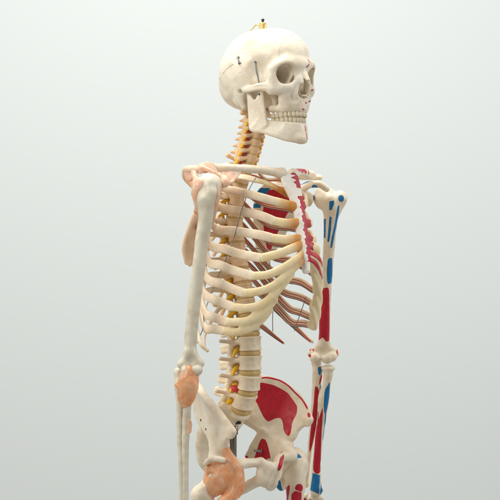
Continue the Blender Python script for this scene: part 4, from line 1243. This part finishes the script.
# left leg
g = P(296, 463, x=100)
V, F = femur(1, W4(HC + A(1, -2, 0), 24), W4(g, 20), W4((g + HC) / 2 + A(0, -6, -8), 17), [W4(g + A(-8, -4, -18), 19), W4(g + A(-12, -8, -46), 17), W4(g + A(-14, -8, -90), 14.5), W4(g + A(-20, -10, -240), 13.5)], W4(P(281.5, 484, x=104), 9.5))
o = link('femur', V, F, M_bone, root, label='thigh bone with red and blue painted patches below its neck')
paint(o, 'red', [k_([(240, 312), (243, 330), (236, 380), (226, 440), (205, 440), (214, 395), (220, 345), (228, 322)], 250, 430, 6.25), k_([(276, 330), (286, 314), (306, 312), (322, 325), (326, 345), (315, 362), (295, 352), (278, 343)], 250, 430, 6.25), k_([(255, 368), (275, 352), (300, 360), (318, 372), (316, 410), (312, 440), (252, 440), (252, 400)], 250, 430, 6.25)], 115)
paint(o, 'blue', [k_([(258, 112), (280, 122), (308, 140), (322, 158), (300, 158), (266, 140)], 250, 430, 6.25), k_([(155, 320), (175, 296), (188, 308), (196, 345), (206, 385), (206, 410), (188, 392), (162, 360)], 250, 430, 6.25)], 115, facing=-.75)

# orange hip capsule of the plain side
C = mir(HC); g = P(199, 490, x=-133)
def cap_hip(f):
    f.ell(C + A(2, -2, -2), (31, 31, 31), 0)
    f.tube([W4(C + A(2, -8, 8), 25), W4((C + g) / 2 + A(3, -6, -4), 20), W4(g + A(16, -4, -4), 14)], k=6)
    f.tube([W4(A(-96, -26, 938), 7), W4(C + A(6, -30, 4), 10), W4(C + A(-4, -30, -28), 9), W4(P(220, 502, x=-112) + A(0, -6, 0), 10)], k=5)
    f.tube([W4(P(240, 468, x=-52), 4), W4(C + A(24, -20, 2), 9), W4(C + A(18, -24, -26), 9), W4(P(228, 500, x=-100), 9)], k=6)
    f.sheet([[P(230, 462, x=-68), P(236, 466, x=-58), P(241.5, 470, x=-50)], [P(226, 474, x=-78), P(232, 476, x=-69), P(237, 478, x=-61)], [P(223, 492, x=-90), P(228, 492, x=-83), P(232, 489, x=-76)]], 3, 4, 26, 26)
    f.ell(off(C, -20, 22, 2), (7, 7, 4), 4, sub=True)
lig('hip_capsule', cap_hip, M_lig, C - 66, C + A(70, 60, 60), 'orange hip capsule', 1.35, .9)
lig('socket_lip', lambda f: f.tube([W4(off(C, -26, 6, 18), 4), W4(off(C, -20, 20, 26), 5), W4(off(C, -8, 26, 30), 5), W4(off(C, 4, 28, 28), 5)], k=0), M_bone, C - 60, C + 70)
o = bpy.data.objects['socket_lip']; nine(o, 'red', 'blue')

# bolt through the painted hip
a = P(254.5, 450.5, x=50); b = P(262, 451.5, x=58)
V, F = sweep([a, (a + b) / 2, b], 2.2, 2.2, None, 10, 12); V2, F2 = lathe([(6, 0), (6.4, .8), (6.2, 1.6), (3, 1.8)], 20)
V, F = join([(V, F), (along(V2, b, b + (a - b)), F2)])
link('bolt', V, F, M_steel, hipL)
# small screws in the plain hip
HB = BVHTree.FromPolygons([v.co * 1000 for v in hipR.data.vertices], [p.vertices[:] for p in hipR.data.polygons])
for px, py, r in ((199.6, 420, 2.3), (198.4, 430.5, 2.0), (196.9, 413, 0)):
    if not r: continue
    a = P(px + 1.2, py, x=-300); b = P(px + 1.2, py, x=100); h = HB.ray_cast(Vector(a), Vector(b - a))
    if h[0] is None: h = HB.find_nearest(Vector(P(px, py, x=-90)))
    V, F = lathe([(r * .6, -1), (r, 0), (r, .6), (r * .5, 1.1)], 14)
    link('screw', along(V, np.array(h[0]), np.array(h[0]) + np.array(h[1])), F, M_dark, hipR)

# ------------------------------------------------------------------ fine wires threaded through the ribs
def rib_bvh(keys):
    Vs = []; Fs = []; n = 0
    for k in keys:
        me = ribs[k].data
        Vs += [tuple(v.co * 1000) for v in me.vertices]; Fs += [tuple(i + n for i in p.vertices) for p in me.polygons]; n += len(me.vertices)
    return BVHTree.FromPolygons(Vs, Fs)
RB = rib_bvh([(i, -1 * -1) for i in range(1, 12)])
def on_ribs(px, py, d=1.5):
    a = P(px, py, x=-300); b = P(px, py, x=300); h = RB.ray_cast(Vector(a), Vector(b - a))
    if h[0] is not None and h[3] < 2600: return np.array(h[0]) + VN * d
    h = RB.find_nearest(Vector(P(px, py, x=-100))); return np.array(P(px, py, x=h[0][0])) 
tr = [(256.4, 177), (252, 184), (247.5, 193), (245, 201), (242, 209), (239.5, 218), (237, 227), (234.5, 236), (231, 246), (227.5, 255), (224.5, 263), (220, 272), (216, 281), (212.5, 291), (209, 300), (205.5, 309), (203.5, 316), (204, 323), (202.5, 330), (199, 338), (197.5, 343)]
pts = np.array([on_ribs(*q) for q in tr])
sm = pts.copy(); 
for _ in range(2): sm[1:-1] = .25 * sm[:-2] + .5 * sm[1:-1] + .25 * sm[2:]
w3 = np.array([P(q[0], q[1], x=s[0]) for q, s in zip(tr, sm)])
V, F = tubemesh(w3, .75, 140, 7); link('rib_wire', V, F, M_wire, root)
for trk, x in (([(306, 297), (303, 306), (299.5, 316), (296, 325), (294.4, 331)], 96), ([(273, 309), (272.6, 320), (272.8, 331.5)], 84), ([(270, 262), (269.5, 268)], 60),
               ([(246, 246.5), (254, 248), (266, 249.5), (280, 250)], 20),):
    w3 = np.array([P(a, b, x=x) for a, b in trk]); V, F = tubemesh(w3, .7, 40, 6); link('rib_wire', V, F, M_wire, root)

# ------------------------------------------------------------------ steel stand behind the pelvis (a thing of its own)
stand = bpy.data.objects.new('skeleton_stand', None); COL.objects.link(stand); stand.rotation_euler = (0, 0, TH)
stand['label'] = 'grey steel pole of the stand, rising behind the right hip bone to the sacrum'; stand['category'] = 'stand'
c = P(233.2, 440, x=0)
V, F = lathe([(6.2, 0), (6.2, 968)], 24); link('pole', V + A(c[0], c[1], 0), F, M_steel, stand)
z1 = P(233.2, 421, x=0)[2]
V, F = lathe([(6.3, 0), (8.2, .4), (8.6, 1), (8.6, 14), (8.2, 15), (6.4, 15.4)], 24); link('collar', V + A(c[0], c[1], z1 - 24), F, M_steel, stand)
V, F = lathe([(1.6, 0), (1.6, 5), (3.6, 5.2), (3.8, 6), (3.8, 9), (3.2, 9.6)], 16)
a = A(c[0], c[1], z1 - 17); link('set_screw', along(V, a + VN * 7, a + VN * 8), F, M_dark, stand)
f = Field(c + A(-30, -26, 0) * 1.0 + A(0, 0, z1 - c[2] - 12), c + A(34, 40, 0) + A(0, 0, z1 - c[2] + 20), 1.0)
q = A(c[0], c[1], z1)
for s_ in (-4, -1, 2, 5): f.cap(off(q, -9, 6, s_), off(q, 12, 6, s_ + 1), 2.2, 2.2, .5)
f.cap(off(q, 0, 0, 0), off(q, 0, 6, 0), 5, 4, 2)
V, F = f.mesh(); link('bracket', V, F, M_dark, stand)

# ------------------------------------------------------------------ studio backdrop, lamps, camera
M_wall, nt, b = nodes('backdrop_paint')
tc = N(nt, 'ShaderNodeTexCoord'); n1 = N(nt, 'ShaderNodeTexNoise'); n1.inputs['Scale'].default_value = .7; n1.inputs['Detail'].default_value = 3
nt.links.new(tc.outputs['Object'], n1.inputs['Vector'])
mx = N(nt, 'ShaderNodeMix', data_type='RGBA'); mx.inputs['A'].default_value = (.65, .687, .682, 1); mx.inputs['B'].default_value = (.665, .702, .70, 1)
nt.links.new(n1.outputs['Fac'], mx.inputs['Factor']); nt.links.new(mx.outputs['Result'], b.inputs['Base Color'])
b.inputs['Roughness'].default_value = .9; b.inputs['Specular IOR Level'].default_value = .1
V = [(-4000, 1600, 0), (4000, 1600, 0), (4000, 1600, 4200), (-4000, 1600, 4200)]
bd = link('backdrop', V, [(0, 1, 2, 3)], M_wall); bd['kind'] = 'structure'
M_floor = simple('unseen_floor_dark', (.34, .335, .32), .6, 0, 3, .15)  # unseen floor, added in a dark tone to cut bounce onto the backdrop
fl = link('floor', [(-4000, -3500, 0), (4000, -3500, 0), (4000, 1600, 0), (-4000, 1600, 0)], [(0, 1, 2, 3)], M_floor); fl['kind'] = 'structure'

def area(name, loc, target, size, power, col, sy=None):
    l = bpy.data.lights.new(name, 'AREA'); l.shape = 'RECTANGLE'; l.size = size; l.size_y = sy or size; l.energy = power; l.color = col
    o = bpy.data.objects.new(name, l); COL.objects.link(o); o.location = loc
    o.rotation_euler = (Vector(target) - Vector(loc)).to_track_quat('-Z', 'Y').to_euler()
    return o
area('overhead_softbox', (-.15, .0, 3.2), (0, .1, 1.2), 1.4, 55, (1, .99, .965))
area('key_softbox', (-1.7, -2.5, 2.7), (0, 0, 1.3), .9, 42, (1, .965, .905))
area('left_softbox', (-2.3, -.2, 2.0), (0, 0, 1.35), 1.0, 16, (1, .98, .95))
area('right_softbox', (2.4, .1, 1.9), (0, 0, 1.3), 1.2, 24, (1, .98, .95))
w = bpy.data.worlds.new('World'); SC.world = w; w.use_nodes = True
bg = w.node_tree.nodes['Background']; bg.inputs['Color'].default_value = (.99, 1, .975, 1); bg.inputs['Strength'].default_value = .33

cam = bpy.data.cameras.new('camera'); cam.sensor_width = 36; cam.sensor_height = 36; cam.lens = 36 / (500 * PX); cam.clip_end = 200; cam.clip_start = .05
co = bpy.data.objects.new('camera', cam); COL.objects.link(co); co.location = (0, -D * .001, Z0 * .001); co.rotation_euler = (math.radians(90), 0, 0)
SC.camera = co
SC.view_settings.view_transform = 'Standard'; SC.view_settings.look = 'None'; SC.view_settings.gamma = 1; SC.view_settings.exposure = 0
